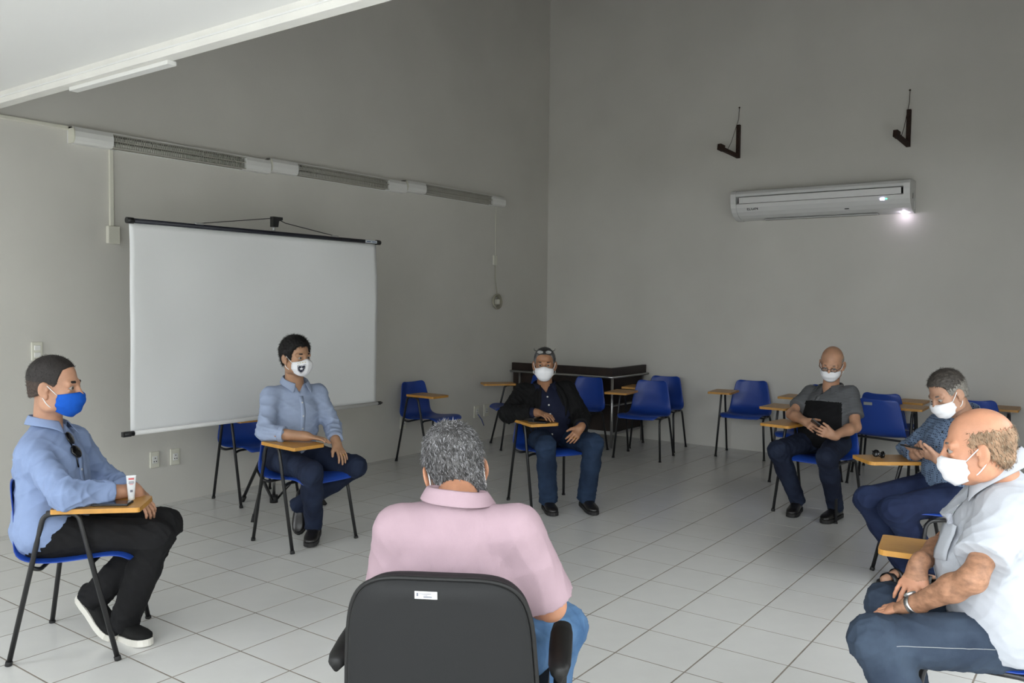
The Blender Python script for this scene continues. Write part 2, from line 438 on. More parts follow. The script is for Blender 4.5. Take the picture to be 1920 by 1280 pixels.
# ---- rusty brackets above
def bracket(y, z0, label, splay):
    t = empty('iron_bracket', (XR, y, z0), 0, label, 'bracket', 'rusty brackets above the air conditioner')
    MB().box((-.035, -.018, 0), (0, .018, .34)).build('wall_bar', M_RUST, t)
    M = Matrix.Rotation(splay, 4, 'Z') @ Matrix.Rotation(R(9), 4, 'Y')
    MB().box((-.34, -.018, 0), (-.01, .018, .035), M).box((-.345, -.02, -.004), (-.27, .02, .055), M).build('arm', M_RUST, t)
    p = M @ Vector((-.20, 0, .035))
    MB().tube([(-.004, 0, .52), (-.02, .0, .40), tuple(p.lerp(Vector((-.03, 0, .3)), .35)), tuple(p)], .0028, 5).build('tie_wire', M_RUST, t)
    MB().ball((-.006, 0, .52), .009, 5).build('wall_nail', M_RUST, t)
bracket(3.345, 3.03, 'rusty iron bracket with wire above the left end of air conditioner', R(-14))
bracket(1.715, 2.985, 'rusty iron bracket with wire above the right end of air conditioner', R(-8))
# ================================================================ TABLET-ARM CHAIRS
def shell_mesh():
    prof = [(-.262, .735, .118), (-.261, .731, .142), (-.259, .720, .156), (-.255, .695, .165), (-.247, .645, .176), (-.237, .59, .188), (-.226, .535, .199), (-.212, .48, .209), (-.192, .442, .216), (-.155, .420, .220), (-.10, .411, .222), (-.03, .412, .222), (.05, .420, .220), (.12, .429, .217), (.175, .433, .212), (.21, .428, .205), (.232, .414, .193), (.243, .397, .170)]
    nu, th = 15, .005
    top = []
    for i, (x, z, w) in enumerate(prof):
        a = prof[max(0, i - 1)]; b = prof[min(len(prof) - 1, i + 1)]
        tx, tz = b[0] - a[0], b[1] - a[1]; l = math.hypot(tx, tz); nx, nz = -tz / l, tx / l   # towards the sitter
        if nx < 0 and nz < 0: nx, nz = -nx, -nz
        back = max(0, min(1, (z - .44) / .12)) if x < -.1 else 0
        row = []
        for k in range(nu):
            s = -1 + 2 * k / (nu - 1)
            lift = (.040 * back + .012 * (1 - back)) * abs(s) ** 2.6
            rim = -.012 * max(0, (abs(s) - .9) / .1) * (1 - back * .5)
            row.append((x + nx * (lift + rim), s * w, z + nz * (lift + rim)))
        top.append(row)
    n = len(prof); V = [p for r in top for p in r]
    me = mesh_from('seat_shell', V, [(i * nu + k, i * nu + k + 1, (i + 1) * nu + k + 1, (i + 1) * nu + k) for i in range(n - 1) for k in range(nu - 1)], M_BLUE, True)
    o = bpy.data.objects.new('tmp', me); COL.objects.link(o)
    md = o.modifiers.new('s', 'SOLIDIFY'); md.thickness = .007; md.offset = 0
    md = o.modifiers.new('b', 'SUBSURF'); md.levels = 1; md.render_levels = 1
    bpy.context.view_layer.update()
    me2 = bpy.data.meshes.new_from_object(o.evaluated_get(bpy.context.evaluated_depsgraph_get()))
    bpy.data.objects.remove(o); me2.name = 'seat_shell'
    return me2
def build_tablet_chair():
    t = empty('tablet_chair')
    obj('seat_shell', shell_mesh(), t)
    r = .0105
    legs = [
        [(-.212, -.238, 0), (-.072, -.232, .618), (-.0, -.232, .624)],
        [(.212, -.238, 0), (.062, -.232, .618), (-.0, -.232, .624)],
        [(-.212, .238, 0), (-.150, .205, .400), (0, .205, .402)],
        [(.212, .238, 0), (.150, .205, .400), (0, .205, .402)]]
    for p in legs:
        lg = MB().tube(rounded_path(p, .05, 6), r, 10).build('leg', M_BLACKTUBE, t)
        MB().tube([p[0], tuple(Vector(p[0]).lerp(Vector(p[1]), .03))], .0135, 10).build('foot_cap', M_RUBBER, lg)
    MB().tube(rounded_path([(-.122, -.232, .40), (-.10, -.20, .382), (-.10, .0, .392), (-.11, .205, .40)], .04, 4), .009, 8).build('crossbar', M_BLACKTUBE, t)
    MB().tube(rounded_path([(.118, -.234, .39), (.10, -.19, .402), (.10, .0, .405), (.11, .205, .40)], .04, 4), .009, 8).build('crossbar', M_BLACKTUBE, t)
    MB().box((-.06, -.24, .624), (.12, -.222, .633)).build('tablet_bracket', M_BLACKTUBE, t)
    outl = []
    for cx, cy, rad, a0 in ((.318 - .03, -.075 - .03, .03, 0), (-.025 + .012, -.075 - .012, .012, 90), (-.025 + .012, -.302 + .012, .012, 180), (.318 - .012, -.302 + .012, .012, 270)):
        for k in range(5):
            a = R(a0 + 22.5 * k); outl.append((cx + rad * math.cos(a), cy + rad * math.sin(a)))
    tb = MB().prism(outl, .634, .6535).mesh('writing_tablet', [M_WOOD, M_WOODEDGE])
    tb.polygons.foreach_set('material_index', [0, 0] + [1] * (len(tb.polygons) - 2))
    obj('writing_tablet', tb, t)
    return t
PROTO = build_tablet_chair()
CH = {
 'C1': (1.88, 3.68, -45, 'blue tablet-arm chair holding the man in blue mask at far left'),
 'C2': (3.54, 4.17, -95, 'blue tablet-arm chair holding the man in front of projection screen'),
 'C3': (5.31, 3.50, -120, 'blue tablet-arm chair holding the man in black jacket'),
 'C4': (6.30, 1.80, 170, 'blue tablet-arm chair holding the bald man in grey polo'),
 'C5': (5.05, .83, 129, 'blue tablet-arm chair holding man in patterned shirt, sunglasses on its tablet'),
 'C6': (3.11, .363, 98, 'blue tablet-arm chair holding the near man in white shirt, bottom right'),
 'B1': (4.06, 5.34, -98, 'empty blue tablet-arm chair half hidden below the projection screen'),
 'B2': (6.07, 5.36, -92, 'empty blue tablet-arm chair alone against the left wall, right of screen'),
 'B3': (7.24, 5.20, 140, 'empty blue tablet-arm chair in corner, hidden behind the man in black jacket'),
 'B4': (7.45, 4.565, 180, 'empty blue tablet-arm chair right behind the man in black jacket, before the counter'),
 'B5': (7.54, 3.85, -172, 'empty blue tablet-arm chair in front of the right end of dark counter'),
 'B6': (8.12, 3.98, -172, 'empty blue tablet-arm chair tucked behind another beside the dark counter'),
 'B7': (8.25, 3.085, -173, 'empty blue tablet-arm chair against right wall, left of the grey polo man'),
 'B8': (7.33, 2.20, 178, 'empty blue tablet-arm chair directly behind the grey polo man'),
 'B9': (8.24, 2.36, 180, 'blue tablet-arm chair by the right wall, mostly hidden behind grey polo man'),
 'B10': (7.73, 1.675, 1, 'empty blue tablet-arm chair with grey sticker on its back, turned to wall'),
 'B11': (8.255, 1.765, 0, 'empty blue tablet-arm chair at the wall beyond the stickered chair'),
 'B12': (8.22, 1.03, 2, 'empty blue tablet-arm chair at the wall behind the near man\'s bald head'),
}
CHAIR = {}
for i, (k, (x, y, a, lab)) in enumerate(CH.items()):
    o = PROTO if i == 0 else copy_tree(PROTO)
    o.location = (x, y, 0); o.rotation_euler = (0, 0, R(a))
    tag(o, lab, 'chair', 'blue tablet-arm chairs'); CHAIR[k] = o
Ms = Matrix.Translation((-.258, .075, .70)) @ Matrix.Rotation(R(-8), 4, 'Y')
tag(MB().box((-.0065, -.033, -.012), (-.0035, .033, .012), Ms).build('sticker', mat('grey_sticker', (.30, .31, .30), .5), CHAIR['B10']), 'grey inventory sticker')

# ================================================================ OFFICE CHAIR
OX, OY, OA = 1.708, 1.411, 31
oc = empty('office_chair', (OX, OY, 0), R(OA), 'black vinyl office armchair holding the man in pink polo', 'chair')
M_VINYL = mat('black_vinyl', (.010, .0105, .011), .62, bump=.06, bscale=400, spec=.22)
M_OPL = mat('black_moulded_plastic', (.008, .008, .008), .5, spec=.3)
def office_back():
    def outline(k):
        pts = []
        H = .40; wt, wb = .205 * k, .232 * k
        z0, z1 = .42 - .01 * (k - 1), .870 + .02 * (k - 1)
        for i in range(64):
            a = 2 * math.pi * i / 64; e = .42
            c, s = math.cos(a), math.sin(a)
            yy = math.copysign(abs(c) ** e, c); zz = math.copysign(abs(s) ** e, s)
            z = (z0 + z1) / 2 + zz * (z1 - z0) / 2
            w = wb + (wt - wb) * ((zz + 1) / 2) ** 1.6
            pts.append((yy * w, z))
        return pts
    return outline
ol = office_back()
def back_x(y, z): return -.235 - (z - .42) * .14 + .38 * y * y       # curved, leaning
def back_panel(name, k, x0, x1, m, parent, edge):
    rings = []
    for dx, kk in ((x0, k - edge), (x0 + (x1 - x0) * .25, k), (x0 + (x1 - x0) * .75, k), (x1, k - edge)):
        rings.append([(back_x(y, z) + dx, y, z) for (y, z) in ol(kk)])
    V = [p for r in rings for p in r]; n = 64; Fc = []
    for i in range(3):
        for j in range(n): Fc.append((i * n + j, i * n + (j + 1) % n, (i + 1) * n + (j + 1) % n, (i + 1) * n + j))
    # caps as concentric rings for a smooth curved face
    for ring, flip, dx in ((0, 1, x0), (3, 0, x1)):
        prev = [ring * n + j for j in range(n)]
        base = ol(k - edge); cy, cz = 0, .63
        for f in (.8, .6, .4, .2):
            st = len(V)
            for (y, z) in base:
                y2, z2 = y * f, cz + (z - cz) * f; V.append((back_x(y2, z2) + dx, y2, z2))
            cur = [st + j for j in range(n)]
            for j in range(n):
                q = (prev[j], prev[(j + 1) % n], cur[(j + 1) % n], cur[j]); Fc.append(q[::-1] if flip else q)
            prev = cur
        Fc.append(prev[::-1] if flip else prev)
    me = mesh_from(name, V, Fc, m, True)
    bm = bmesh.new(); bm.from_mesh(me); bmesh.ops.recalc_face_normals(bm, faces=bm.faces); bm.to_mesh(me); bm.free()
    return obj(name, me, parent)
bk = back_panel('backrest', 1.0, .0, .055, M_VINYL, oc, .03)
sh = back_panel('back_shell', .985, -.016, .002, M_VINYL, oc, .03)
# piping round the edge
pp = [(back_x(y, z) + .0, y, z) for (y, z) in ol(1.004)]
MB().tube(pp, .007, 8, closed=True).build('edge_piping', M_OPL, bk)
lx = lambda y, z: back_x(y, z) - .0175
lab_me = MB()
lz0, lz1, ly0, ly1 = .828, .846, -.002, .050
lab_me.add([(lx(y, z) - .0012, y, z) for y, z in ((ly1, lz0), (ly0, lz0), (ly0, lz1), (ly1, lz1))] + [(lx(y, z), y, z) for y, z in ((ly1, lz0), (ly0, lz0), (ly0, lz1), (ly1, lz1))], [(0, 1, 2, 3), (0, 4, 5, 1), (1, 5, 6, 2), (2, 6, 7, 3), (3, 7, 4, 0)])
lb = lab_me.build('inventory_label', mat('label_white', (.72, .75, .74), .4), oc)
inkm = mat('label_ink', (.12, .13, .16), .6)
for (a, b, z0, z1) in ((.011, .040, .8395, .8410), (.020, .032, .8360, .8372), (.010, .030, .8315, .8345), (.0415, .046, .834, .8425)):
    MB().add([(lx(y, z) - .0016, y, z) for y, z in ((b, z0), (a, z0), (a, z1), (b, z1))] + [(lx(y, z) - .001, y, z) for y, z in ((b, z0), (a, z0), (a, z1), (b, z1))], [(0, 1, 2, 3), (0, 4, 5, 1), (1, 5, 6, 2), (2, 6, 7, 3), (3, 7, 4, 0)]).build('printed_line', inkm, lb)
MB().prism(rrect(-.22, -.24, .25, .24, .07, 6), .41, .47).build('seat_cushion', M_VINYL, oc)
MB().prism(rrect(-.20, -.22, .23, .22, .07, 6), .385, .41).build('seat_pan', M_OPL, oc)
MB().box((-.26, -.035, .36), (-.02, .035, .385), bev=.006).tube(rounded_path([(-.05, 0, .375), (-.285, 0, .375), (-.285, 0, .56)], .05), .02, 8).build('back_bracket', M_OPL, oc)
for s in (-1, 1):
    arm = MB().tube(rounded_path([(.10, s * .20, .40), (.06, s * .272, .42), (.02, s * .276, .60)], .05), .018, 8).build('arm_post', M_OPL, oc)
    pad = MB()
    st = []
    for (x, z, hw) in ((-.165, .600, .010), (-.158, .606, .022), (-.13, .612, .028), (-.05, .618, .030), (.05, .622, .030), (.11, .618, .026), (.128, .610, .012)):
        st.append([(x, s * .276 + hw * math.cos(a), z + .016 * math.sin(a)) for a in np.linspace(0, 2 * math.pi, 14, endpoint=False)])
    V = [p for r in st for p in r]; Fc = [(i * 14 + j, i * 14 + (j + 1) % 14, (i + 1) * 14 + (j + 1) % 14, (i + 1) * 14 + j) for i in range(len(st) - 1) for j in range(14)]
    pad.add(V, Fc, True); pad.f += [list(range(14))[::-1], [len(V) - 14 + j for j in range(14)]]; pad.sm += [True, True]
    pad.build('armrest', M_OPL, oc)
MB().tube([(0, 0, .10), (0, 0, .30)], .028, 12).tube([(0, 0, .30), (0, 0, .385)], .02, 12).build('gas_lift', M_OPL, oc)
for k in range(5):
    a = R(72 * k + 20); c, s = math.cos(a), math.sin(a)
    lg = MB().tube([(0, 0, .125), (c * .15, s * .15, .105), (c * .29, s * .29, .075)], [.028, .024, .016], 8).build('base_leg', M_OPL, oc)
    MB().tube([(c * .29 - s * .018, s * .29 + c * .018, .028), (c * .29 + s * .018, s * .29 - c * .018, .028)], .028, 12).build('caster', M_RUBBER, lg)

# ================================================================ RECEPTION COUNTER
M_DKWOOD = mat('dark_wenge_laminate', (.022, .013, .010), .45, noise=.45, nscale=14, stretch=(6, 1, .6), spec=.4)
ctr = empty('reception_counter', (8.17, 5.0, 0), 0, 'dark brown reception counter with steel rails in the far corner', 'counter')
def CP(x, y, z): return (x - 8.17, y - 5.0, z)
cx, cy, cyl, zt = 7.80, 4.36, 5.66, .835
def cbox(name, lo, hi, m, bev=0): return MB().box(CP(*lo), CP(*hi), bev=bev).build(name, m, ctr)
cbox('upper_front_panel', (cx, cy, .745), (cx + .04, cyl, zt), M_DKWOOD)
cbox('upper_side_panel', (cx + .04, cy, .745), (XR - .01, cy + .04, zt), M_DKWOOD)
cbox('front_panel', (cx + .03, cy + .03, .45), (cx + .05, cyl, .735), M_DKWOOD)
cbox('front_panel', (cx + .03, cy + .03, .15), (cx + .05, cyl, .44), M_DKWOOD)
cbox('side_panel', (cx + .05, cy + .03, .45), (XR - .01, cy + .05, .735), M_DKWOOD)
cbox('side_panel', (cx + .05, cy + .03, .15), (XR - .01, cy + .05, .44), M_DKWOOD)
cbox('desk_top', (cx + .05, cy + .05, .70), (cx + .48, cyl, .725), M_DKWOOD)
rp = [CP(cx - .03, cyl, .74), CP(cx - .03, cy - .03, .74), CP(XR - .02, cy - .03, .74)]
MB().tube(rounded_path(rp, .06, 6), .013, 8).build('top_rail', M_CHROME, ctr)
MB().tube([CP(cx + .0, cy - .01, .44), CP(XR - .02, cy - .01, .44)], .009, 8).build('mid_rail', M_CHROME, ctr)
cbox('base_strip', (cx + .02, cy + .01, .13), (cx + .05, cyl, .165), M_SILVER)
cbox('base_strip', (cx + .05, cy + .01, .13), (XR - .02, cy + .045, .150), M_SILVER)
for (px_, py_) in ((cx - .02, cy - .01), (cx - .01, cyl - .12), (XR - .10, cy + .0)):
    MB().tube([CP(px_, py_, 0), CP(px_, py_, .735)], .014, 10).build('post', M_CHROME, ctr)

# ================================================================ PROJECTION SCREEN
SY = 4.92
x0s, x1s, zt_, zb_ = 2.826, 4.925, 1.968, .682
scr = empty('projection_screen', (3.87, SY, 0), 0, 'white tripod projection screen in front of the left wall', 'projection screen')
M_SCREEN = mat('matte_screen_fabric', (.80, .81, .82), .8, spec=.2)
nx, nz = 60, 36
V = []
for j in range(nz + 1):
    for i in range(nx + 1):
        u, v = i / nx, j / nz
        x = x0s + u * (x1s - x0s) - 3.87; z = zt_ + (zb_ - zt_) * v
        cornerfold = .010 * math.exp(-((u - .10 * v) / .05) ** 2) * math.sin(min(1, v * 4) * math.pi * .5) * (1 - v)
        wob = .004 * math.sin(u * 6 + v * 5) + .006 * math.sin(u * 11 - v * 7) * (1 - v) + .004 * math.sin(u * 17 + v * 13) * (1 - v)
        V.append((x, .010 - wob - cornerfold, z))
me = mesh_from('fabric', V, [(j * (nx + 1) + i, (j + 1) * (nx + 1) + i, (j + 1) * (nx + 1) + i + 1, j * (nx + 1) + i + 1) for j in range(nz) for i in range(nx)], M_SCREEN, True)
fb = obj('fabric', me, scr); md = fb.modifiers.new('thickness', 'SOLIDIFY'); md.thickness = .0015
xl, xr = x0s - 3.87, x1s - 3.87
M_NAVY = mat('dark_navy_metal', (.012, .013, .022), .45)
tbk = MB().tube([(xl - .005, 0, zt_ + .012), (xr - .01, 0, zt_ + .012)], .0145, 12).build('top_bar', M_NAVY, scr)
for s, x in ((-1, xl), (1, xr)): MB().tube([(x - .022, 0, zt_ + .012), (x + .022, 0, zt_ + .012)], .019, 12).build('bar_end_cap', M_BLACKP, tbk)
lbl = MB().box((xr - .15, -.0165, zt_ + .001), (xr - .025, -.0130, zt_ + .023)).build('maker_label', mat('label_silver', (.60, .64, .68), .4), tbk)
for k in range(2): MB().box((xr - .138 + .06 * k, -.0175, zt_ + .009), (xr - .095 + .06 * k, -.0160, zt_ + .015)).build('printed_line', mat('label_blue', (.08, .13, .26), .5), lbl)
MB().tube([(xl + .005, 0, zb_), (xr + .02, 0, zb_)], .014, 12).build('bottom_bar', mat('bottom_bar_white', (.66, .66, .65), .5), scr)
MB().tube([(xl - .05, 0, zb_), (xl + .012, 0, zb_)], .016, 10).box((xl - .06, -.014, zb_ - .016), (xl - .01, .014, zb_ + .014)).build('bottom_clip', M_BLACKP, scr)
MB().tube([(xr + .0, 0, zb_), (xr + .035, 0, zb_), (xr + .06, 0, zb_)], [.015, .014, .004], 10).build('bottom_cap', M_BLACKP, scr)
xm = 0.05
hook = MB().tube([(xm, .03, zt_ + .02), (xm, .03, zt_ + .07)], .012, 8)
hook.build('mast_tip', M_SILVER, scr)
MB().prism([(-.025, .0), (.018, .0), (.026, .042), (.058, .052), (.058, .072), (-.025, .072)], -.018, .018, Matrix.Translation((xm, .02, zt_ + .058)) @ Matrix.Rotation(R(90), 4, 'X')).build('hook_head', M_BLACKP, scr)
for s, dx in ((-1, -.62), (1, .55)):
    MB().tube([(xm + s * .02, .02, zt_ + .118), (xm + s * .09, .012, zt_ + .112 - (.02 if s > 0 else .004)), (xm + dx, .0, zt_ + .032)], .0032, 6).build('hanger_wire', M_BLACKP, scr)
    MB().box((xm + dx - .03, -.010, zt_ + .022), (xm + dx + .03, .010, zt_ + .036), bev=.003).build('wire_clip', M_SILVER, scr)
MB().tube([(xm, .035, .08), (xm, .035, 1.15)], .0125, 10).build('mast', M_CHROME, scr)
MB().tube([(xm, .035, 1.1), (xm, .03, zt_ + .02)], .009, 10).build('inner_mast', M_SILVER, scr)
MB().tube([(xm, .035, .05), (xm, .035, .105)], .03, 12).build('tripod_hub', M_BLACKP, scr)
MB().tube([(xm, .035, .50), (xm, .035, .56)], .026, 12).build('tripod_collar', M_BLACKP, scr)
for a in (-150, -30, 90):
    c, s = math.cos(R(a)), math.sin(R(a)); rad = .36
    lg = MB().tube([(xm + c * .03, .035 + s * .03, .53), (xm + c * rad, .035 + s * rad, .02)], .012, 8).build('tripod_leg', M_BLACKTUBE, scr)
    MB().tube([(xm + c * (rad - .02), .035 + s * (rad - .02), .045), (xm + c * (rad + .01), .035 + s * (rad + .01), 0)], .017, 8).build('foot_cap', M_RUBBER, lg)
    MB().tube([(xm + c * .025, .035 + s * .025, .075), (xm + c * .20, .035 + s * .20, .272)], .008, 8).build('strut', M_BLACKTUBE, scr)
# ================================================================ PEOPLE: distance-field bodies
def nrm3(v): v = np.asarray(v, float); return v / (np.linalg.norm(v) + 1e-12)
def rot(axis, a):
    return np.array(Matrix.Rotation(a, 3, Vector(axis)))
def d_cap(a, b, ra, rb, flat_end=None):
    a, b = np.asarray(a, float), np.asarray(b, float); ba = b - a; L2 = ba @ ba
    def f(P):
        q = P - a; t = np.clip(q @ ba / L2, 0, 1)
        d = np.linalg.norm(q - t[..., None] * ba, axis=-1) - (ra + (rb - ra) * t)
        if flat_end is not None:
            e = b - ba / math.sqrt(L2) * flat_end
            d = np.maximum(d, (P - e) @ (ba / math.sqrt(L2)))
        return d
    m = max(ra, rb)
    return f, np.minimum(a, b) - m, np.maximum(a, b) + m
def d_ell_cap(a, b, side, A, B):
    """elliptic capsule: A=(lateral,depth) radii at a, B at b"""
    a, b = np.asarray(a, float), np.asarray(b, float); ba = b - a; L = np.linalg.norm(ba); w = ba / L
    s = nrm3(side - w * (side @ w)); v = np.cross(w, s)
    def f(P):
        q = P - a; h = q @ w; t = np.clip(h / L, 0, 1)
        ra = A[0] + (B[0] - A[0]) * t; rb = A[1] + (B[1] - A[1]) * t
        rest = h - t * L
        k = np.sqrt(((q @ s) / ra) ** 2 + ((q @ v) / rb) ** 2 + (rest / rb) ** 2)
        return (k - 1) * np.minimum(ra, rb)
    m = max(*A, *B)
    return f, np.minimum(a, b) - m, np.maximum(a, b) + m
def d_ell(c, r, Rm=None):
    c = np.asarray(c, float); r = np.asarray(r, float); Rm = np.eye(3) if Rm is None else Rm
    def f(P):
        q = (P - c) @ Rm
        k0 = np.linalg.norm(q / r, axis=-1); k1 = np.linalg.norm(q / (r * r), axis=-1)
        return k0 * (k0 - 1) / np.maximum(k1, 1e-9)
    m = float(r.max())
    return f, c - m, c + m
def axis_grid(lo, hi, hc, fine):
    xs = [lo]
    while xs[-1] < hi:
        x = xs[-1]; h = hc
        for a, b, hf in fine:
            if a - hc <= x <= b: h = min(h, hf)
        xs.append(x + h)
    return np.array(xs)
class Field:
    def __init__(s, lo, hi, h, fine=()):
        s.ax = [axis_grid(lo[i], hi[i], h, [(f[0][i], f[1][i], f[2]) for f in fine]) for i in range(3)]
        s.D = np.full([len(a) for a in s.ax], .2, np.float32)
    def sub(s, lo, hi, m):
        sl = []
        for i in range(3):
            a = np.searchsorted(s.ax[i], lo[i] - m); b = np.searchsorted(s.ax[i], hi[i] + m)
            sl.append(slice(max(0, a - 1), min(len(s.ax[i]), b + 1)))
        return tuple(sl)
    def pts(s, sl):
        g = np.meshgrid(*[s.ax[i][sl[i]] for i in range(3)], indexing='ij'); return np.stack(g, -1)
    def add(s, prim, k=.02, op='add'):
        f, lo, hi = prim; sl = s.sub(lo, hi, k + .03)
        if any(x.stop - x.start < 2 for x in sl): return s
        d = f(s.pts(sl)).astype(np.float32); D = s.D[sl]
        if op == 'add':
            h = np.maximum(k - np.abs(D - d), 0) / k; s.D[sl] = np.minimum(D, d) - h * h * k * .25
        else:
            d = -d; h = np.maximum(k - np.abs(D - d), 0) / k; s.D[sl] = np.maximum(D, d) + h * h * k * .25
        return s
    def cut_fn(s, fn):
        sl = tuple(slice(0, len(a)) for a in s.ax); s.D = np.maximum(s.D, fn(s.pts(sl)).astype(np.float32)); return s
    def extract(s):
        D = s.D; D[0], D[-1] = .2, .2; D[:, 0], D[:, -1] = .2, .2; D[:, :, 0], D[:, :, -1] = .2, .2
        ins = D < 0; nx, ny, nz = D.shape
        cid, pos, quads = [], [], []
        for ax in range(3):
            sa = [slice(None)] * 3; sb = [slice(None)] * 3; sa[ax] = slice(0, -1); sb[ax] = slice(1, None)
            a, b = ins[tuple(sa)], ins[tuple(sb)]
            I = np.argwhere(a != b)
            if not len(I): continue
            J = I.copy(); J[:, ax] += 1
            da, db = D[I[:, 0], I[:, 1], I[:, 2]], D[J[:, 0], J[:, 1], J[:, 2]]
            t = da / (da - db)
            p = np.stack([s.ax[i][I[:, i]] for i in range(3)], -1).astype(np.float64)
            p[:, ax] += t * (s.ax[ax][J[:, ax]] - s.ax[ax][I[:, ax]])
            o1, o2 = (ax + 1) % 3, (ax + 2) % 3
            cs = []
            for (u, v) in ((0, 0), (-1, 0), (-1, -1), (0, -1)):
                c = I.copy(); c[:, o1] += u; c[:, o2] += v
                cs.append((c[:, 0] * ny + c[:, 1]) * nz + c[:, 2])
            q = np.stack(cs, -1); flip = ~a[I[:, 0], I[:, 1], I[:, 2]]
            q[flip] = q[flip][:, ::-1]; quads.append(q)
            for c in cs: cid.append(c); pos.append(p)
        cid = np.concatenate(cid); pos = np.concatenate(pos); Q = np.concatenate(quads)
        u, inv = np.unique(cid, return_inverse=True)
        n = np.bincount(inv); V = np.stack([np.bincount(inv, pos[:, i]) / n for i in range(3)], -1)
        Fq = np.searchsorted(u, Q)
        return V, Fq
def v_normals(V, Fq):
    n = np.cross(V[Fq[:, 2]] - V[Fq[:, 0]], V[Fq[:, 3]] - V[Fq[:, 1]]); N = np.zeros_like(V)
    for k in range(4): np.add.at(N, Fq[:, k], n)
    return N / (np.linalg.norm(N, axis=1, keepdims=True) + 1e-12)
def relax(V, Fq, it=1, lam=.5):
    for _ in range(it):
        S = np.zeros_like(V); c = np.zeros(len(V))
        for a, b in ((0, 1), (1, 2), (2, 3), (3, 0)):
            np.add.at(S, Fq[:, a], V[Fq[:, b]]); np.add.at(S, Fq[:, b], V[Fq[:, a]]); np.add.at(c, Fq[:, a], 1); np.add.at(c, Fq[:, b], 1)
        V = V + lam * (S / np.maximum(c, 1)[:, None] - V)
    return V
def folds(P, lam, seed, n=4):
    r = np.random.default_rng(seed); out = np.zeros(len(P))
    for i in range(n):
        k = nrm3(r.normal(size=3)); m = nrm3(r.normal(size=3)); l = lam * r.uniform(.7, 1.9); ph = r.uniform(0, 6.28)
        w = np.sin(2 * math.pi * (P @ k) / l + ph + 1.3 * np.sin(2 * math.pi * (P @ m) / (l * 2.7)))
        out += (1 - np.abs(w)) ** 2 * 2 - .7
    return out / n
def field_mesh(name, fld, mats, parent, fold=0.0, lam=.07, seed=1, joints=(), slot=None, relax_it=1, prj=.1):
    V, Fq = fld.extract()
    if relax_it: V = relax(V, Fq, relax_it)
    if fold:
        N = v_normals(V, Fq); w = np.full(len(V), .35)
        for j in joints: w += np.exp(-(np.linalg.norm(V - np.asarray(j), axis=1) / prj) ** 2)
        V = V + N * (folds(V, lam, seed) * fold * np.minimum(w, 1.3))[:, None]
    midx = None
    if slot is not None: midx = slot(V[Fq].mean(1))
    return obj(name, mesh_from(name, V, Fq, mats, True, midx), parent), V, Fq

# ---- heads -----------------------------------------------------------------
def head_prims(S=1.0, wide=1.0):
    """list of (kind, args, k, op) in head coordinates: x forward, y left, z up, origin between the ears at eye level"""
    L = []
    def E(c, r, k=.02, op='add', rz=0.0): L.append(('e', (np.array(c) * S * np.array([1, wide, 1]), np.array(r) * S * np.array([1, wide, 1]), rot((0, 0, 1), rz)), k, op))
    def K(a, b, ra, rb, k=.012): L.append(('c', (np.array(a) * S, np.array(b) * S, ra * S, rb * S), k, 'add'))
    E((-.014, 0, .034), (.097, .075, .090))
    E((.026, 0, -.035), (.064, .060, .082), .03)
    E((.048, 0, -.086), (.036, .040, .030), .03)
    for s in (-1, 1):
        E((.052, s * .036, -.038), (.026, .022, .024), .02)       # cheeks
        E((.0, s * .052, -.072), (.034, .016, .030), .03)         # jaw corner
        K((.073, s * .045, .014), (.084, s * .012, .016), .011, .012, .014)   # brow
    K((.088, 0, .004), (.108, 0, -.036), .0095, .0125)
    for s in (-1, 1):
        E((.098, s * .011, -.040), (.012, .009, .009), .008)
        E((.095, s * .031, -.003), (.020, .017, .012), .010, 'sub')
        K((.0835, s * .017, .0045), (.0775, s * .047, .0030), .0058, .0052, .006)   # upper lid
        K((.0835, s * .018, -.0165), (.0775, s * .045, -.0150), .0050, .0050, .006)  # lower lid
        K((.094, s * .004, -.066), (.088, s * .020, -.068), .0075, .005, .006)
        # ears
        E((-.010, s * .083, -.012), (.021, .0068, .033), .007, 'add', s * R(-28))
        E((-.002, s * .0905, -.006), (.0125, .0062, .021), .004, 'sub', s * R(-28))
        E((.007, s * .083, -.010), (.005, .005, .009), .004)
        E((-.001, s * .078, -.044), (.009, .008, .011), .008)
    return L
def add_head(fld, o, Rh, S, wide):
    for kind, a, k, op in head_prims(S, wide):
        if kind == 'e': fld.add(d_ell(o + Rh @ a[0], a[1], Rh @ a[2]), k * S, op)
        else: fld.add(d_cap(o + Rh @ a[0], o + Rh @ a[1], a[2], a[3]), k * S, op)
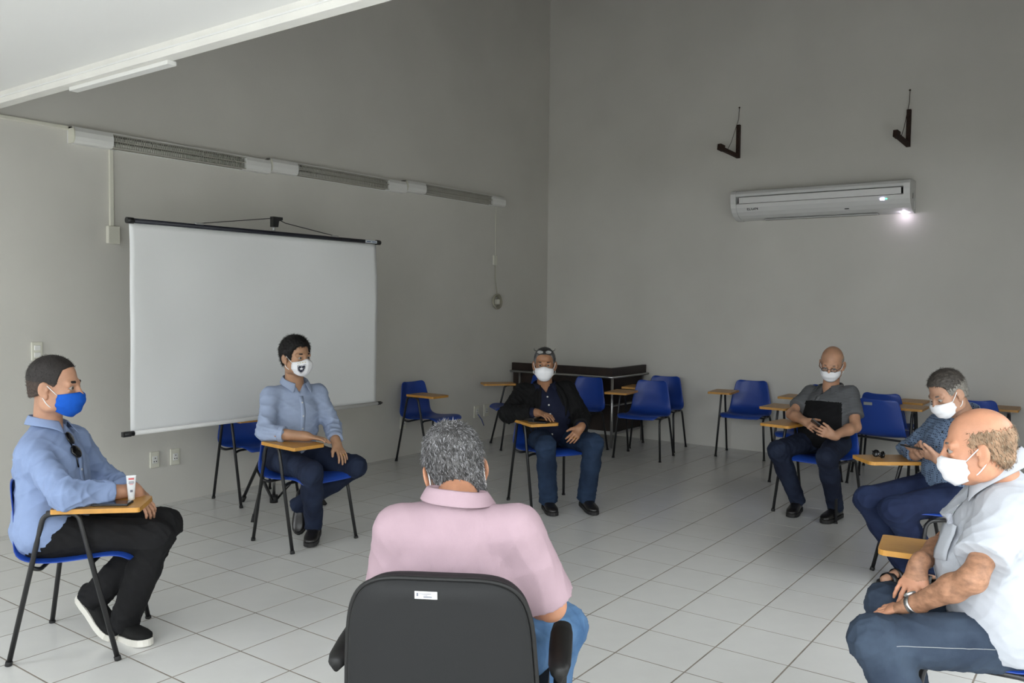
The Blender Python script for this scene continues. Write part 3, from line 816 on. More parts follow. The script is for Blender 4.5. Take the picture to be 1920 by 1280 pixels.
def hair_mesh(name, o, Rh, S, wide, keep, thick, m, parent, tufts=0, tlen=.018, seed=3, rough=.003, slot=None, h=.0045, tuft_lean=.6, nape=False):
    """skull cap of hair: inflated cranium cut by the hairline 'keep(x,y,z) < 0 inside'"""
    c = o + Rh @ np.array([-.014 * S, 0, .034 * S])
    fld = Field(c - .15 * S, c + .15 * S, h)
    fld.add(d_ell(c, np.array([.097 + thick, (.075 + thick) * wide, .090 + thick]) * S, Rh))
    fld.add(d_ell(o + Rh @ np.array([-.030 * S, 0, -.025 * S]), np.array([.074 + thick * .7, (.062 + thick * .6) * wide, .075]) * S, Rh), .02)
    if nape: fld.add(d_ell(o + Rh @ np.array([-.058 * S, 0, -.070 * S]), np.array([.046, .064, .055]) * S, Rh), .02)
    fld.cut_fn(lambda P: (lambda q: keep(q[..., 0], q[..., 1], q[..., 2]) * S)(((P - o) @ Rh) / S))
    V, Fq = fld.extract(); V = relax(V, Fq, 1); N = v_normals(V, Fq)
    V = V + N * (folds(V, .022, seed, 6) * rough)[:, None]
    Vl, Fl = V.tolist(), Fq.tolist()
    mi = [0] * len(Fl) if slot is None else list(slot(((V[Fq].mean(1) - o) @ Rh) / S))
    if tufts:
        r = np.random.default_rng(seed); ids = r.integers(0, len(Fq), tufts); nt = 1 if slot is None else 0
        base = V[Fq[ids]].mean(1) + r.normal(size=(tufts, 3)) * .002; nn = N[Fq[ids, 0]]
        back = Rh @ np.array([-.35, 0, -1.0])
        for b, n_, i in zip(base, nn, ids):
            d = nrm3(n_ * .55 + tuft_lean * (back - n_ * (back @ n_)) + r.normal(size=3) * .28)
            sd = nrm3(np.cross(d, n_) + r.normal(size=3) * .05); l = tlen * r.uniform(.5, 1.15); wd = .0011
            k = len(Vl)
            Vl += [list(b + sd * wd), list(b - sd * wd), list(b + n_ * wd * .8), list(b + d * l - n_ * l * .18)]
            Fl += [[k, k + 1, k + 3], [k + 1, k + 2, k + 3], [k + 2, k, k + 3]]; mi += [mi[i] if slot is not None else int(r.integers(0, len(m)) if isinstance(m, (list, tuple)) else 0)] * 3
    me = mesh_from(name, Vl, Fl, m, True, mi)
    return obj(name, me, parent)
def hairline(front=.085, temple=.055, side=-.002, nape=-.075):
    xs = [-.13, -.095, -.06, -.03, -.012, .012, .032, .05, .07, .12]
    zs = [nape, nape, nape * .85, -.035, .010, .004, side, temple, front, front]
    return lambda x, y, z: (np.interp(x, xs, zs) + .012 * (np.abs(y) / .07) ** 2 * (x > .04) - z) * .8
def face_mask(o, Rh, S, m, parent, wide=1.0, top=.0, pleat=.0018, drop=.0, loops=True, loop_m=None, shape='pleated'):
    """fabric mask tented over nose and chin, with ear loops"""
    nu, nv = 29, 21
    ph = np.linspace(-1, 1, nu); rows = []
    for j in range(nv):
        v = j / (nv - 1)                              # 0 at the nose bridge, 1 under the chin
        zc = -.022 + top - v * (.100 + drop)
        xc = float(np.interp(v, [0, .12, .3, .55, .8, 1], [.107, .120, .1245, .116, .104, .078]))
        hw = float(np.interp(v, [0, .25, .6, 1], [.064, .070, .067, .046])) * wide
        xs_ = float(np.interp(v, [0, .5, 1], [.030, .024, .018]))
        row = []
        for u in ph:
            a = abs(u)
            y = hw * math.sin(u * math.pi / 2 * .98)
            x = xs_ + (xc - xs_) * max(0.0, math.cos(u * math.pi / 2 * .96)) ** (.78 if shape == 'pleated' else .62)
            z = zc - .010 * a ** 2 * (1 - v) + .026 * a ** 2 * v
            x += pleat * math.sin(v * math.pi * 6) * (1 - a * .3)
            if shape == 'cup': x += .004 * math.exp(-(u / .06) ** 2); z += .012 * math.exp(-(u / .3) ** 2) * (1 - v) 
            row.append(np.array([x, y, z]) * S)
        rows.append(row)
    V = [o + Rh @ p for r in rows for p in r]
    me = mesh_from('face_mask', V, [(j * nu + i, j * nu + i + 1, (j + 1) * nu + i + 1, (j + 1) * nu + i) for j in range(nv - 1) for i in range(nu - 1)], m, True)
    mk = obj('face_mask', me, parent); md = mk.modifiers.new('cloth_thickness', 'SOLIDIFY'); md.thickness = .0022; md.offset = 0
    for s in (-1, 1):
        i = nu - 1 if s > 0 else 0
        t_, b_ = rows[1][i], rows[nv - 2][i]
        e1 = np.array([-.014, s * .080 * wide, .020]) * S; e2 = np.array([-.030, s * .079 * wide, -.010]) * S; e3 = np.array([-.016, s * .078 * wide, -.042]) * S
        pts = [t_, (t_ + e1) / 2 + np.array([0, s * .006, .002]), e1, e2, e3, (b_ + e3) / 2 + np.array([0, s * .019, 0]), b_]
        MB().tube(rounded_path([tuple(o + Rh @ p) for p in pts], .02, 4), .0020, 6).build('ear_loop', loop_m or m, mk)
    return mk, lambda u, v: None
def eyes(o, Rh, S, parent, iris, brow_m, look=(1, 0, -.05), brow_w=.0045):
    M_SC = mat('eye_white', (.27, .235, .21), .3); M_PU = mat('pupil_black', (.005, .005, .005), .1); M_IR = mat(iris[0], iris[1], .2)
    for s in (-1, 1):
        c = o + Rh @ (np.array([.0775, s * .031, -.004]) * S)
        e = MB().ball(tuple(c), .0128 * S, 8).build('eye', M_SC, parent)
        lk = nrm3(Rh @ nrm3(look))
        for nm, off, rr, mm in (('iris', .0062, .0078, M_IR), ('pupil', .0098, .0046, M_PU)):
            MB().ball(tuple(c + lk * off * S), rr * S, 6).build(nm, mm, e)
        pts = [np.array([.0875, s * .012, .0155]), np.array([.0895, s * .024, .0205]), np.array([.0835, s * .038, .0205]), np.array([.070, s * .051, .013])]
        MB().tube([tuple(o + Rh @ (p * S)) for p in pts], [brow_w * .9 * S, brow_w * 1.1 * S, brow_w * S, brow_w * .4 * S], 6).build('eyebrow', brow_m, parent)

# ---- hands -----------------------------------------------------------------
def hand_prims(w, X, n, right, curl=(.25, .35, .25), spread=.06, S=1.0, thumb=(.75, .55, -.25), fan=None):
    X = nrm3(X); n = nrm3(np.asarray(n, float) - X * (np.asarray(n, float) @ X)); s = np.cross(n, X) * (1 if right else -1)
    out = [(d_ell_cap(w + X * .012 * S, w + X * .075 * S, s, (.026 * S, .0165 * S), (.037 * S, .0125 * S)), .012),
           (d_cap(w - X * .02 * S, w + X * .015 * S, .026 * S, .025 * S), .02)]
    tips = []
    for i, (off, ln, rad) in enumerate(((.030, .072, .0088), (.0102, .080, .0090), (-.0098, .074, .0086), (-.0285, .058, .0076))):
        base = w + (X * (.082 - .004 * abs(i - 1)) + s * off) * S
        d = nrm3(X + s * spread * (1.5 - i)); a = 0; p = base; cc = curl[i] if isinstance(curl[0], (tuple, list)) else curl
        for ph, (fr, c) in enumerate(zip((.45, .31, .24), cc)):
            a += c; dd = d * math.cos(a) - n * math.sin(a); q = p + dd * ln * fr * S
            out.append((d_cap(p, q, (rad - .0008 * ph) * S, (rad - .0008 * (ph + 1)) * S), .005)); p = q
        tips.append((p, d, -n))
    tb = w + (X * .022 + s * .024) * S
    d1 = nrm3(X * thumb[0] + s * thumb[1] + n * thumb[2]); p1 = tb + d1 * .048 * S
    d2 = nrm3(d1 + X * .35 - s * .1); p2 = p1 + d2 * .036 * S
    out += [(d_cap(tb, p1, .0145 * S, .0108 * S), .012), (d_cap(p1, p2, .0106 * S, .0085 * S), .006)]
    return out, s, n, X

# ---- shoes -----------------------------------------------------------------
def shoe(name, heel_dir_ankle, toe, mat_up, mat_sole, parent, sole_th=.02, pitch_ground=True, up=(0, 0, 1), length=.275, sneaker=False, roll_v=None):
    """ankle point, toe point -> shoe loft"""
    an, to = np.asarray(heel_dir_ankle, float), np.asarray(toe, float)
    upv = nrm3(up)
    X = nrm3(to - (an - upv * .075)); 
    Z = nrm3(upv - X * (upv @ X)); Y = np.cross(Z, X)
    org = to - X * .19 - Z * .022
    L = length
    st = [(-.075, .004, .020, .055), (-.070, .020, .0, .075), (-.05, .030, .0, .088), (-.01, .034, .0, .092), (.03, .034, .0, .078), (.07, .038, .0, .062), (.11, .043, .0, .052), (.15, .043, .0, .045), (.18, .037, .002, .038), (.198, .024, .006, .030), (.206, .006, .012, .022)]
    n = 18; V = []
    for (x, hw, z0, z1) in st:
        for k in range(n):
            a = 2 * math.pi * k / n; c, s_ = math.cos(a), math.sin(a)
            yy = math.copysign(abs(c) ** .75, c) * hw; zz = (z0 + z1) / 2 + math.copysign(abs(s_) ** .7, s_) * (z1 - z0) / 2
            V.append(org + X * x + Y * yy + Z * (zz + sole_th * .5))
    Fc = [(i * n + k, i * n + (k + 1) % n, (i + 1) * n + (k + 1) % n, (i + 1) * n + k) for i in range(len(st) - 1) for k in range(n)]
    Fc += [tuple(range(n))[::-1], tuple((len(st) - 1) * n + k for k in range(n))]
    o = obj(name, mesh_from(name, V, Fc, mat_up, True), parent)
    outl = []
    for sgn in (1, -1):
        seq = [(-.077, .0), (-.07, .022), (-.05, .032), (-.01, .036), (.03, .036), (.07, .040), (.11, .045), (.15, .045), (.18, .039), (.20, .025), (.209, .006)]
        outl += [(x, sgn * y) for x, y in (seq if sgn > 0 else seq[::-1])]
    M = Matrix(((X[0], Y[0], Z[0], org[0]), (X[1], Y[1], Z[1], org[1]), (X[2], Y[2], Z[2], org[2]), (0, 0, 0, 1)))
    MB().prism(outl[::-1], -.004, sole_th, M).build('sole', mat_sole, o)
    return o

# ---- clothed, seated person ------------------------------------------------
def collar(name, nb, up, fwd, left, m, parent, r=.062, stand=.030, flap=.040, point=.028, gap=.5, open_=.0, tilt=.30, thick=.003):
    """folded shirt collar: stand rises round the neck and the fall turns down with two points in front"""
    n = 40; rows = []
    for i in range(n + 1):
        a = -math.pi + gap + (2 * math.pi - 2 * gap) * i / n       # 0 = back, +-pi = front
        f = (abs(a) / (math.pi - gap)) ** 2
        dirv = -fwd * math.cos(a) + left * math.sin(a)
        c = nb + dirv * (r * (1 + .10 * math.sin(abs(a)))) - up * tilt * r * (1 - math.cos(a)) * .9
        out = dirv
        p0 = c - up * .012
        p1 = c + up * stand * (1 - .35 * f) + out * .002
        p2 = p1 + out * .006 + up * .001
        dr = flap * (1 - .15 * f) + point * f ** 3
        sp = left * math.copysign(1, a) * f ** 3 * .018
        p3 = p2 - up * dr * .55 + out * .010 + sp * .4 + fwd * .010 * f
        p4 = p2 - up * dr + out * (.017 + .006 * f) + sp + fwd * .016 * f
        rows.append([p0, p1, p2, p3, p4])
    V = [p for r_ in rows for p in r_]; k = 5
    me = mesh_from(name, V, [(i * k + j, i * k + j + 1, (i + 1) * k + j + 1, (i + 1) * k + j) for i in range(n) for j in range(k - 1)], m, True)
    o = obj(name, me, parent); md = o.modifiers.new('cloth_thickness', 'SOLIDIFY'); md.thickness = thick; md.offset = 0
    md = o.modifiers.new('soft', 'SUBSURF'); md.levels = 1; md.render_levels = 1
    return o
class Person:
    def __init__(s, key, x, y, a, J, label, skin, h=.007, hf=.004, head=None, S=.95, wide=1.0):
        s.a = a; s.J = {k: np.array(v, float) for k, v in J.items()}; J = s.J
        s.root = empty('person', (x, y, 0), R(a), label, 'person')
        s.skin = skin; s.h = h; s.hf = hf; s.S = S; s.wide = wide
        s.up = nrm3(J['nb'] - J['pel']); s.left = nrm3(J['shL'] - J['shR']); s.left = nrm3(s.left - s.up * (s.left @ s.up)); s.fwd = np.cross(s.left, s.up)
        yaw, pitch, roll = head
        s.Rh = rot((0, 0, 1), R(yaw - a)) @ rot((0, 1, 0), R(pitch)) @ rot((1, 0, 0), R(roll))
        s.hd = J['hd']
        s.hands = {}
    def loc(s, u, v, hgt): return s.J['nb'] + s.left * u + s.fwd * v + s.up * hgt
    def body(s, hands, foot_r=.03, slot=None, mats=None, bare=()):
        J = s.J; P = np.array(list(J.values())); lo, hi = P.min(0) - .16, P.max(0) + .16
        lo[2] = max(lo[2], -.02)
        fine = [(s.hd - .15, s.hd + .15, s.hf)]
        for k in 'RL':
            c = J['wr' + k] + nrm3(J['ha' + k] - J['wr' + k]) * .08; fine.append((c - .10, c + .10, s.hf))
        F = Field(lo, hi, s.h * 1.25, fine)
        mid = J['pel'] * .45 + J['nb'] * .55
        F.add(d_ell_cap(J['pel'], mid, s.left, (.125, .09), (.125, .085)), .03)
        F.add(d_ell_cap(mid, J['nb'] - s.up * .11, s.left, (.120, .080), (.112, .074)), .03)
        nk = s.hd + s.Rh @ (np.array([-.025, 0, -.055]) * s.S)
        F.add(d_cap(J['nb'] - s.up * .03, nk, .060, .053), .03)
        for k in 'RL':
            F.add(d_cap(J['nb'] - s.up * .07, J['sh' + k] - s.up * .03, .038, .036), .03)
            F.add(d_cap(J['sh' + k] - s.up * .03, J['el' + k], .040, .037), .02)
            el, wr = J['el' + k], J['wr' + k]; m_ = el * .68 + wr * .32
            F.add(d_cap(el, m_, .038, .040), .02); F.add(d_cap(m_, wr, .040, .0265), .02)
            F.add(d_cap(J['hi' + k], J['kn' + k], .065, .050), .03)
            F.add(d_cap(J['kn' + k], J['an' + k], .048, .034), .03)
            hl = J['an' + k] - np.array([0, 0, .05])
            F.add(d_cap(hl, J['to' + k] * .92 + hl * .08, .026, .022), .02)
        add_head(F, s.hd, s.Rh, s.S, s.wide)
        for k in 'RL':
            hp = hands[k]
            pr, sd, n, X = hand_prims(J['wr' + k], J['ha' + k] - J['wr' + k] if 'X' not in hp else hp['X'], hp['n'], k == 'R', hp.get('curl', (.25, .35, .25)), hp.get('spread', .06), hp.get('S', .97), hp.get('thumb', (.75, .55, -.25)))
            s.hands[k] = (pr, sd, n, X)
            for p, kk in pr: F.add(p, kk)
        o, V, Fq = field_mesh('body', F, mats or [s.skin], s.root, relax_it=1, slot=slot)
        s.bodyV = V
        return o
    def torso_prims(s, infl=0.0, w=1.0, dp=1.0, belly=0.0, belly_h=.32, hem=0.0, chest=1.0, skirt=0.0):
        J = s.J; pel, nb = J['pel'], J['nb']; L = np.linalg.norm(nb - pel); out = []
        st = [(.19 - hem, .162 + skirt, .116 + skirt * .7, .004), (.40, .158, .116, .012), (.60, .163 * chest, .113 * chest, .010), (.76, .142 * chest, .086, -.004)]
        pts = []
        for t, a, b, off in st:
            bb = belly * math.exp(-((t - belly_h) / .28) ** 2)
            pts.append((pel + s.up * L * t + s.fwd * (off + bb * .8), a * w + infl + bb * .35, b * dp + infl + bb * .35))
        for (p, a, b), (q, c, d) in zip(pts[:-1], pts[1:]): out.append((d_ell_cap(p, q, s.left, (a, b), (c, d)), .03))
        for k in 'RL':
            out.append((d_cap(nb - s.up * .062, J['sh' + k] * .90 + nb * .10 - s.up * .030, .050 + infl, .044 + infl), .035))
        out.append((d_cap(nb - s.up * .075, nb - s.up * .035, .068 + infl, .058 + infl * .5), .03))
        return out
    def top(s, name, mats, sleeve, infl=.004, fold=.006, lam=.075, seed=1, w=1.0, dp=1.0, belly=0.0, belly_h=.32, hem=0.0, cut=None, slot=None, arm_r=1.0, h=None, chest=1.0, parent=None, cuff_flare=0.0, zmin=.432, skirt=0.0, vneck=None):
        J = s.J; P = np.array([J[k] for k in ('pel', 'nb', 'shR', 'shL', 'elR', 'elL', 'wrR', 'wrL')])
        F = Field(P.min(0) - .24, P.max(0) + .24, h or s.h)
        for p, k in s.torso_prims(infl, w, dp, belly, belly_h, hem, chest, skirt): F.add(p, k)
        if cut is not None: F.cut_fn(cut)
        F.cut_fn(lambda P: zmin - P[..., 2])
        if vneck:
            dp_, wd_ = vneck
            def vcut(P):
                q = P - J['nb']; hh = q @ s.up
                return -np.maximum(np.abs(q @ s.left) - wd_ * (hh + dp_) / dp_, .025 - q @ s.fwd)
            F.cut_fn(vcut)
        jn = []
        for k in 'RL':
            sh, el, wr = J['sh' + k] * .90 + J['nb'] * .10 - s.up * .032, J['el' + k], J['wr' + k]; sv = sleeve[k] if isinstance(sleeve, dict) else sleeve
            if sv <= 0: continue
            if sv <= 1:     # short sleeve: fraction of the upper arm
                e = sh + (el - sh) * sv
                F.add(d_cap(sh, e + (el - sh) * .12, (.048 + infl) * arm_r, (.056 + infl) * arm_r, flat_end=.0 + .12 * np.linalg.norm(el - sh)), .035)
            else:
                F.add(d_cap(sh, el, (.047 + infl) * arm_r, (.045 + infl) * arm_r), .035)
                e = el + (wr - el) * (sv - 1)
                F.add(d_cap(el, e + nrm3(wr - el) * .03, (.046 + infl) * arm_r, (.038 + infl + cuff_flare) * arm_r, flat_end=.03), .02); jn += [el, (el + e) / 2]
            jn += [sh - s.up * .08]
        o, V, Fq = field_mesh(name, F, mats, parent or s.root, fold, lam, seed, jn + [J['pel'] + s.fwd * .1], slot)
        s.bvh = BVHTree.FromPolygons([Vector(v) for v in V], Fq.tolist())
        return o
    def on_front(s, u, hgt, off=.002):
        """point on the front of the last garment at lateral u and height hgt below the neck base"""
        p = s.loc(u, .6, hgt); hit = s.bvh.ray_cast(Vector(p), Vector(-s.fwd))
        if hit[0] is None: return np.array(s.loc(u, .12, hgt)), s.fwd
        return np.array(hit[0]) + np.array(hit[1]) * off, np.array(hit[1])
    def buttons(s, parent, hs, m, u=lambda h: 0.0, r=.0055):
        for hgt in hs:
            p, n = s.on_front(u(hgt), hgt, .001)
            MB().tube([tuple(p), tuple(p + n * .003)], r, 8).build('button', m, parent)
    def placket(s, parent, h0, h1, m, u=lambda h: 0.0, hw=.015):
        n = 14; V = []
        for i in range(n + 1):
            hgt = h0 + (h1 - h0) * i / n
            for uu in (-hw, hw):
                p, _ = s.on_front(u(hgt) + uu, hgt, .0022); V.append(p)
        me = mesh_from('placket', V, [(2 * i, 2 * i + 1, 2 * i + 3, 2 * i + 2) for i in range(n)], m, True)
        o = obj('placket', me, parent); md = o.modifiers.new('cloth_thickness', 'SOLIDIFY'); md.thickness = .002; md.offset = 0
        return o
    def trousers(s, mats, fold=.006, lam=.08, seed=5, infl=0.0, hemf=1.10, h=None, flare=0.0, legk=1.0, cuffs=None):
        J = s.J; P = np.array([J[k] for k in ('pel', 'hiR', 'hiL', 'knR', 'knL', 'anR', 'anL')])
        F = Field(P.min(0) - .2, P.max(0) + .2, h or s.h * 1.1)
        F.add(d_ell_cap(J['pel'] + s.up * .022, J['pel'] + s.up * .09, s.left, (.160 + infl, .104 + infl), (.150 + infl, .104 + infl)), .03)
        jn = []
        for k in 'RL':
            hi, kn, an = J['hi' + k], J['kn' + k], J['an' + k]
            F.add(d_cap(hi, kn, (.092 + infl) * legk, (.068 + infl) * legk), .045)
            m_ = kn * .6 + an * .4; e = kn + (an - kn) * hemf
            F.add(d_cap(kn, m_, (.067 + infl) * legk, (.064 + infl) * legk), .03)
            F.add(d_cap(m_, e + nrm3(an - kn) * .03, (.064 + infl) * legk, .054 + infl + flare, flat_end=.03), .03)
            jn += [kn, e, kn + (hi - kn) * .8]
        o, V, Fq = field_mesh('trousers', F, mats, s.root, fold, lam, seed, jn, prj=.11)
        return o
def skin_mat(name, c, rough=.5):
    return mat(name, c, rough, noise=.16, nscale=16, bump=.10, bscale=220, sss=.06, spec=.4)
def cloth(name, c, noise=.06, nscale=30, bump=.12, bscale=260, rough=.85, **k): return mat(name, c, rough, noise=noise, nscale=nscale, bump=bump, bscale=bscale, spec=.2, **k)
def denim(name, c, fade):
    return mat(name, fade, .85, col2=c, nscale=7, bump=.15, bscale=420, spec=.2)
def phone(name, M, label, parent=None):
    t = empty(name, M.translation, 0, label, 'phone'); Mr = M.copy(); Mr.translation = (0, 0, 0)
    MB().box((-.072, -.036, 0), (.072, .036, .009), Mr, bev=.003).build('phone_body', M_BLACKP, t)
    MB().box((-.068, -.032, .009), (.068, .032, .0098), Mr).build('screen', M_GLASSBLK, t)
    MB().box((-.066, -.028, -.0012), (-.045, -.010, 0), Mr).build('camera_bump', M_GLASSBLK, t)
    return t
# ================================================================ THE SEVEN MEN
JN = {
 'P1': dict(pel=(-.105, -.040, .507), nb=(-.146, .030, .965), hd=(-.097, -.015, 1.129), shR=(-.150, -.140, .868), elR=(.035, -.300, .712), wrR=(.243, -.080, .676), haR=(.290, -.062, .605), shL=(-.085, .205, .885), elL=(-.028, .36, .656), wrL=(.185, .150, .607), haL=(.240, .085, .550), hiR=(-.112, -.130, .503), knR=(.331, -.089, .475), anR=(.176, .003, .092), toR=(.290, -.100, .030), hiL=(-.097, .050, .509), knL=(.330, .071, .488), anL=(.040, .044, .183), toL=(.133, -.024, .031)),
 'P2': dict(pel=(-.165, .0, .514), nb=(-.138, .022, .988), hd=(-.077, -.012, 1.154), shR=(-.161, -.161, .932), elR=(-.036, -.262, .700), wrR=(.191, -.133, .690), haR=(.248, -.062, .676), shL=(-.115, .205, .929), elL=(-.018, .225, .696), wrL=(.165, .115, .622), haL=(.222, .115, .560), hiR=(-.168, -.095, .514), knR=(.256, -.138, .482), anR=(.083, .006, .121), toR=(.180, -.095, .035), hiL=(-.165, .09, .515), knL=(.219, .225, .461), anL=(-.083, .021, .205), toL=(-.045, -.020, .050)),
 'P3': dict(pel=(-.075, .045, .490), nb=(-.124, .014, .889), hd=(-.052, -.021, 1.050), shR=(-.185, -.160, .857), elR=(-.051, -.318, .685), wrR=(.161, -.181, .712), haR=(.244, -.145, .703), shL=(-.056, .188, .881), elL=(.109, .218, .656), wrL=(.325, .090, .614), haL=(.350, .030, .560), hiR=(-.090, -.040, .490), knR=(.309, -.182, .498), anR=(.208, -.106, .105), toR=(.368, -.142, .030), hiL=(-.05, .138, .490), knL=(.404, .154, .505), anL=(.292, .165, .115), toL=(.452, .142, .030)),
 'P4': dict(pel=(-.088, .01, .507), nb=(-.162, -.001, .914), hd=(-.095, .035, 1.090), shR=(-.183, -.180, .873), elR=(.056, -.193, .707), wrR=(.212, .0, .683), haR=(.262, .070, .672), shL=(-.135, .177, .902), elL=(-.006, .261, .656), wrL=(.235, .217, .612), haL=(.300, .170, .640), hiR=(-.090, -.091, .507), knR=(.334, -.145, .475), anR=(.129, -.097, .107), toR=(.291, -.053, .030), hiL=(-.086, .1, .507), knL=(.323, .213, .474), anL=(.110, .183, .109), toL=(.277, .186, .030)),
 'P5': dict(pel=(-.085, .0, .505), nb=(-.116, .057, .955), hd=(.015, .124, 1.057), shR=(-.068, -.112, .879), elR=(-.011, -.302, .690), wrR=(.070, -.064, .694), haR=(.102, .015, .722), shL=(-.166, .229, .936), elL=(-.077, .351, .690), wrL=(.052, .145, .705), haL=(.120, .155, .728), hiR=(-.055, -.093, .507), knR=(.369, .002, .465), anR=(.141, -.041, .110), toR=(.285, .031, .030), hiL=(-.102, .089, .501), knL=(.311, .167, .445), anL=(.021, .063, .122), toL=(.110, -.030, .030)),
 'P6': dict(pel=(-.113, .045, .490), nb=(-.051, -.018, .968), hd=(.024, .072, 1.062), shR=(-.035, -.235, .917), elR=(.104, -.160, .686), wrR=(.181, .085, .664), haR=(.206, .115, .600), shL=(-.049, .130, .899), elL=(.029, .318, .707), wrL=(.189, .195, .562), haL=(.259, .175, .535), hiR=(-.134, -.046, .490), knR=(.270, .007, .489), anR=(.170, .020, .100), toR=(.330, .010, .030), hiL=(-.083, .130, .475), knL=(.289, .335, .480), anL=(.110, .300, .100), toL=(.270, .290, .030)),
 'P7': dict(pel=(-.050, .0, .535), nb=(-.125, -.011, 1.003), hd=(.029, -.006, 1.052), shR=(-.178, -.180, .962), elR=(-.098, -.258, .720), wrR=(.130, -.220, .66), haR=(.20, -.20, .63), shL=(-.085, .148, .940), elL=(.03, .165, .680), wrL=(.202, .139, .640), haL=(.281, .110, .610), hiR=(-.053, -.099, .535), knR=(.283, -.345, .515), anR=(.307, -.237, .103), toR=(.453, -.160, .030), hiL=(-.067, .089, .535), knL=(.341, .199, .520), anL=(.332, .190, .100), toL=(.498, .200, .030)),
}
M_MASKW = mat('white_mask_cloth', (.80, .80, .83), .85, bump=.05, bscale=300, spec=.15)
M_MASKB = mat('blue_mask_cloth', (.012, .10, .52), .8, noise=.08, nscale=60, bump=.08, bscale=300, spec=.15)
M_LOOP = mat('white_elastic', (.78, .78, .78), .8)
M_BLKHAIR = mat('black_hair', (.008, .007, .007), .6, noise=.3, nscale=90, bump=.5, bscale=260, spec=.3)
M_DKHAIR = mat('dark_brown_hair', (.014, .010, .009), .6, noise=.3, nscale=90, bump=.5, bscale=260)
M_STUB = mat('clipped_dark_hair', (.060, .040, .031), .75, noise=.4, nscale=140, bump=.3, bscale=300)
M_GREY1 = mat('grey_hair_light', (.36, .36, .38), .6)
M_GREY2 = mat('grey_hair_mid', (.14, .14, .145), .6)
M_GREY3 = mat('grey_hair_dark', (.035, .034, .034), .6)
M_GREYB = mat('grey_hair_base', (.15, .148, .15), .7, col2=(.045, .043, .043), nscale=28, bump=.5, bscale=180)
M_BROWD = mat('dark_eyebrow', (.012, .009, .008), .8)
M_BROWG = mat('grey_eyebrow', (.12, .10, .09), .8)
M_BTNW = mat('white_button', (.62, .62, .58), .4)
M_LEATHER = mat('black_leather', (.010, .009, .009), .32, bump=.08, bscale=150, spec=.5)
M_LEATHS = mat('black_shoe_sole', (.012, .011, .011), .7)
M_GOLD = mat('gold', (.75, .48, .12), .25, metal=1.0)
IR = ('brown_iris', (.05, .025, .012))
def person_at(key, ch, label, *a, **k):
    x, y, ang, _ = CH[ch]; return Person(key, x, y, ang, JN[key], label, *a, **k)
def cuff(p, k, f, r, m, parent, ln=.035):
    el, wr = p.J['el' + k], p.J['wr' + k]; d = nrm3(wr - el); c = el + (wr - el) * f
    V = []
    prof = [(-ln, r * 1.0), (-ln * .8, r * 1.06), (-ln * .1, r * 1.05), (0, r * 1.02), (-.002, r * .90), (-ln * .5, r * .86)]
    M = Matrix.Translation(Vector(c)) @ Vector((0, 0, 1)).rotation_difference(Vector(d)).to_matrix().to_4x4()
    return MB().lathe([(b, a) for a, b in prof], 22, M).build('cuff', m, parent)
def ring(p, k, finger, m):
    pr, sd, n, X = p.hands[k]; w = p.J['wr' + k]
    off = (.030, .0102, -.0098, -.0285)[finger]
    c = w + X * .100 + sd * off * .97 - n * .004
    pts = [tuple(c + (sd * math.cos(a) + n * math.sin(a)) * .0098) for a in np.linspace(0, 2 * math.pi, 14, endpoint=False)]
    MB().tube(pts, .0022, 6, closed=True).build('ring', m, p.root)
def spectacles(p, m, lens_m, up_=0.0, parent=None, tint=False, dz=0.0, dx=0.0):
    o, Rh, S = p.hd, p.Rh, p.S
    t = parent or p.root
    def W(q): return tuple(o + Rh @ (np.array(q) * S))
    fr = MB()
    for s in (-1, 1):
        pts = [W((.100 + dx - .10 * (.03 * math.cos(a) + .0) ** 2 * 0, s * .032 + .024 * math.cos(a), -.010 + dz + .014 * math.sin(a))) for a in np.linspace(0, 2 * math.pi, 20, endpoint=False)]
        fr.tube(pts, .0018, 6, closed=True)
        fr.tube([W((.099 + dx, s * .056, -.004 + dz)), W((.07 + dx, s * .079, .002 + dz)), W((-.012 + dx, s * .081, .008 + dz))], .002, 6)
    fr.tube([W((.100 + dx, -.009, -.006 + dz)), W((.105 + dx, 0, -.003 + dz)), W((.100 + dx, .009, -.006 + dz))], .0017, 6)
    g_ = fr.build('spectacles', m, t)
    for s in (-1, 1):
        V = [W((.1005 + dx, s * .032 + .0225 * math.cos(a), -.010 + dz + .0125 * math.sin(a))) for a in np.linspace(0, 2 * math.pi, 20, endpoint=False)]
        V += [W((.0995 + dx, s * .032 + .0225 * math.cos(a), -.010 + dz + .0125 * math.sin(a))) for a in np.linspace(0, 2 * math.pi, 20, endpoint=False)]
        Fc = [tuple(range(20)), tuple(range(39, 19, -1))] + [(i, (i + 1) % 20, 20 + (i + 1) % 20, 20 + i) for i in range(20)]
        obj('lens', mesh_from('lens', V, Fc, lens_m), g_)
    return g_
M_LENS = mat('clear_lens', (.5, .5, .5), .05, alpha=.10)
M_FRAME = mat('dark_spectacle_frame', (.02, .018, .017), .35)
M_SUN = mat('sunglass_black', (.004, .004, .005), .12)

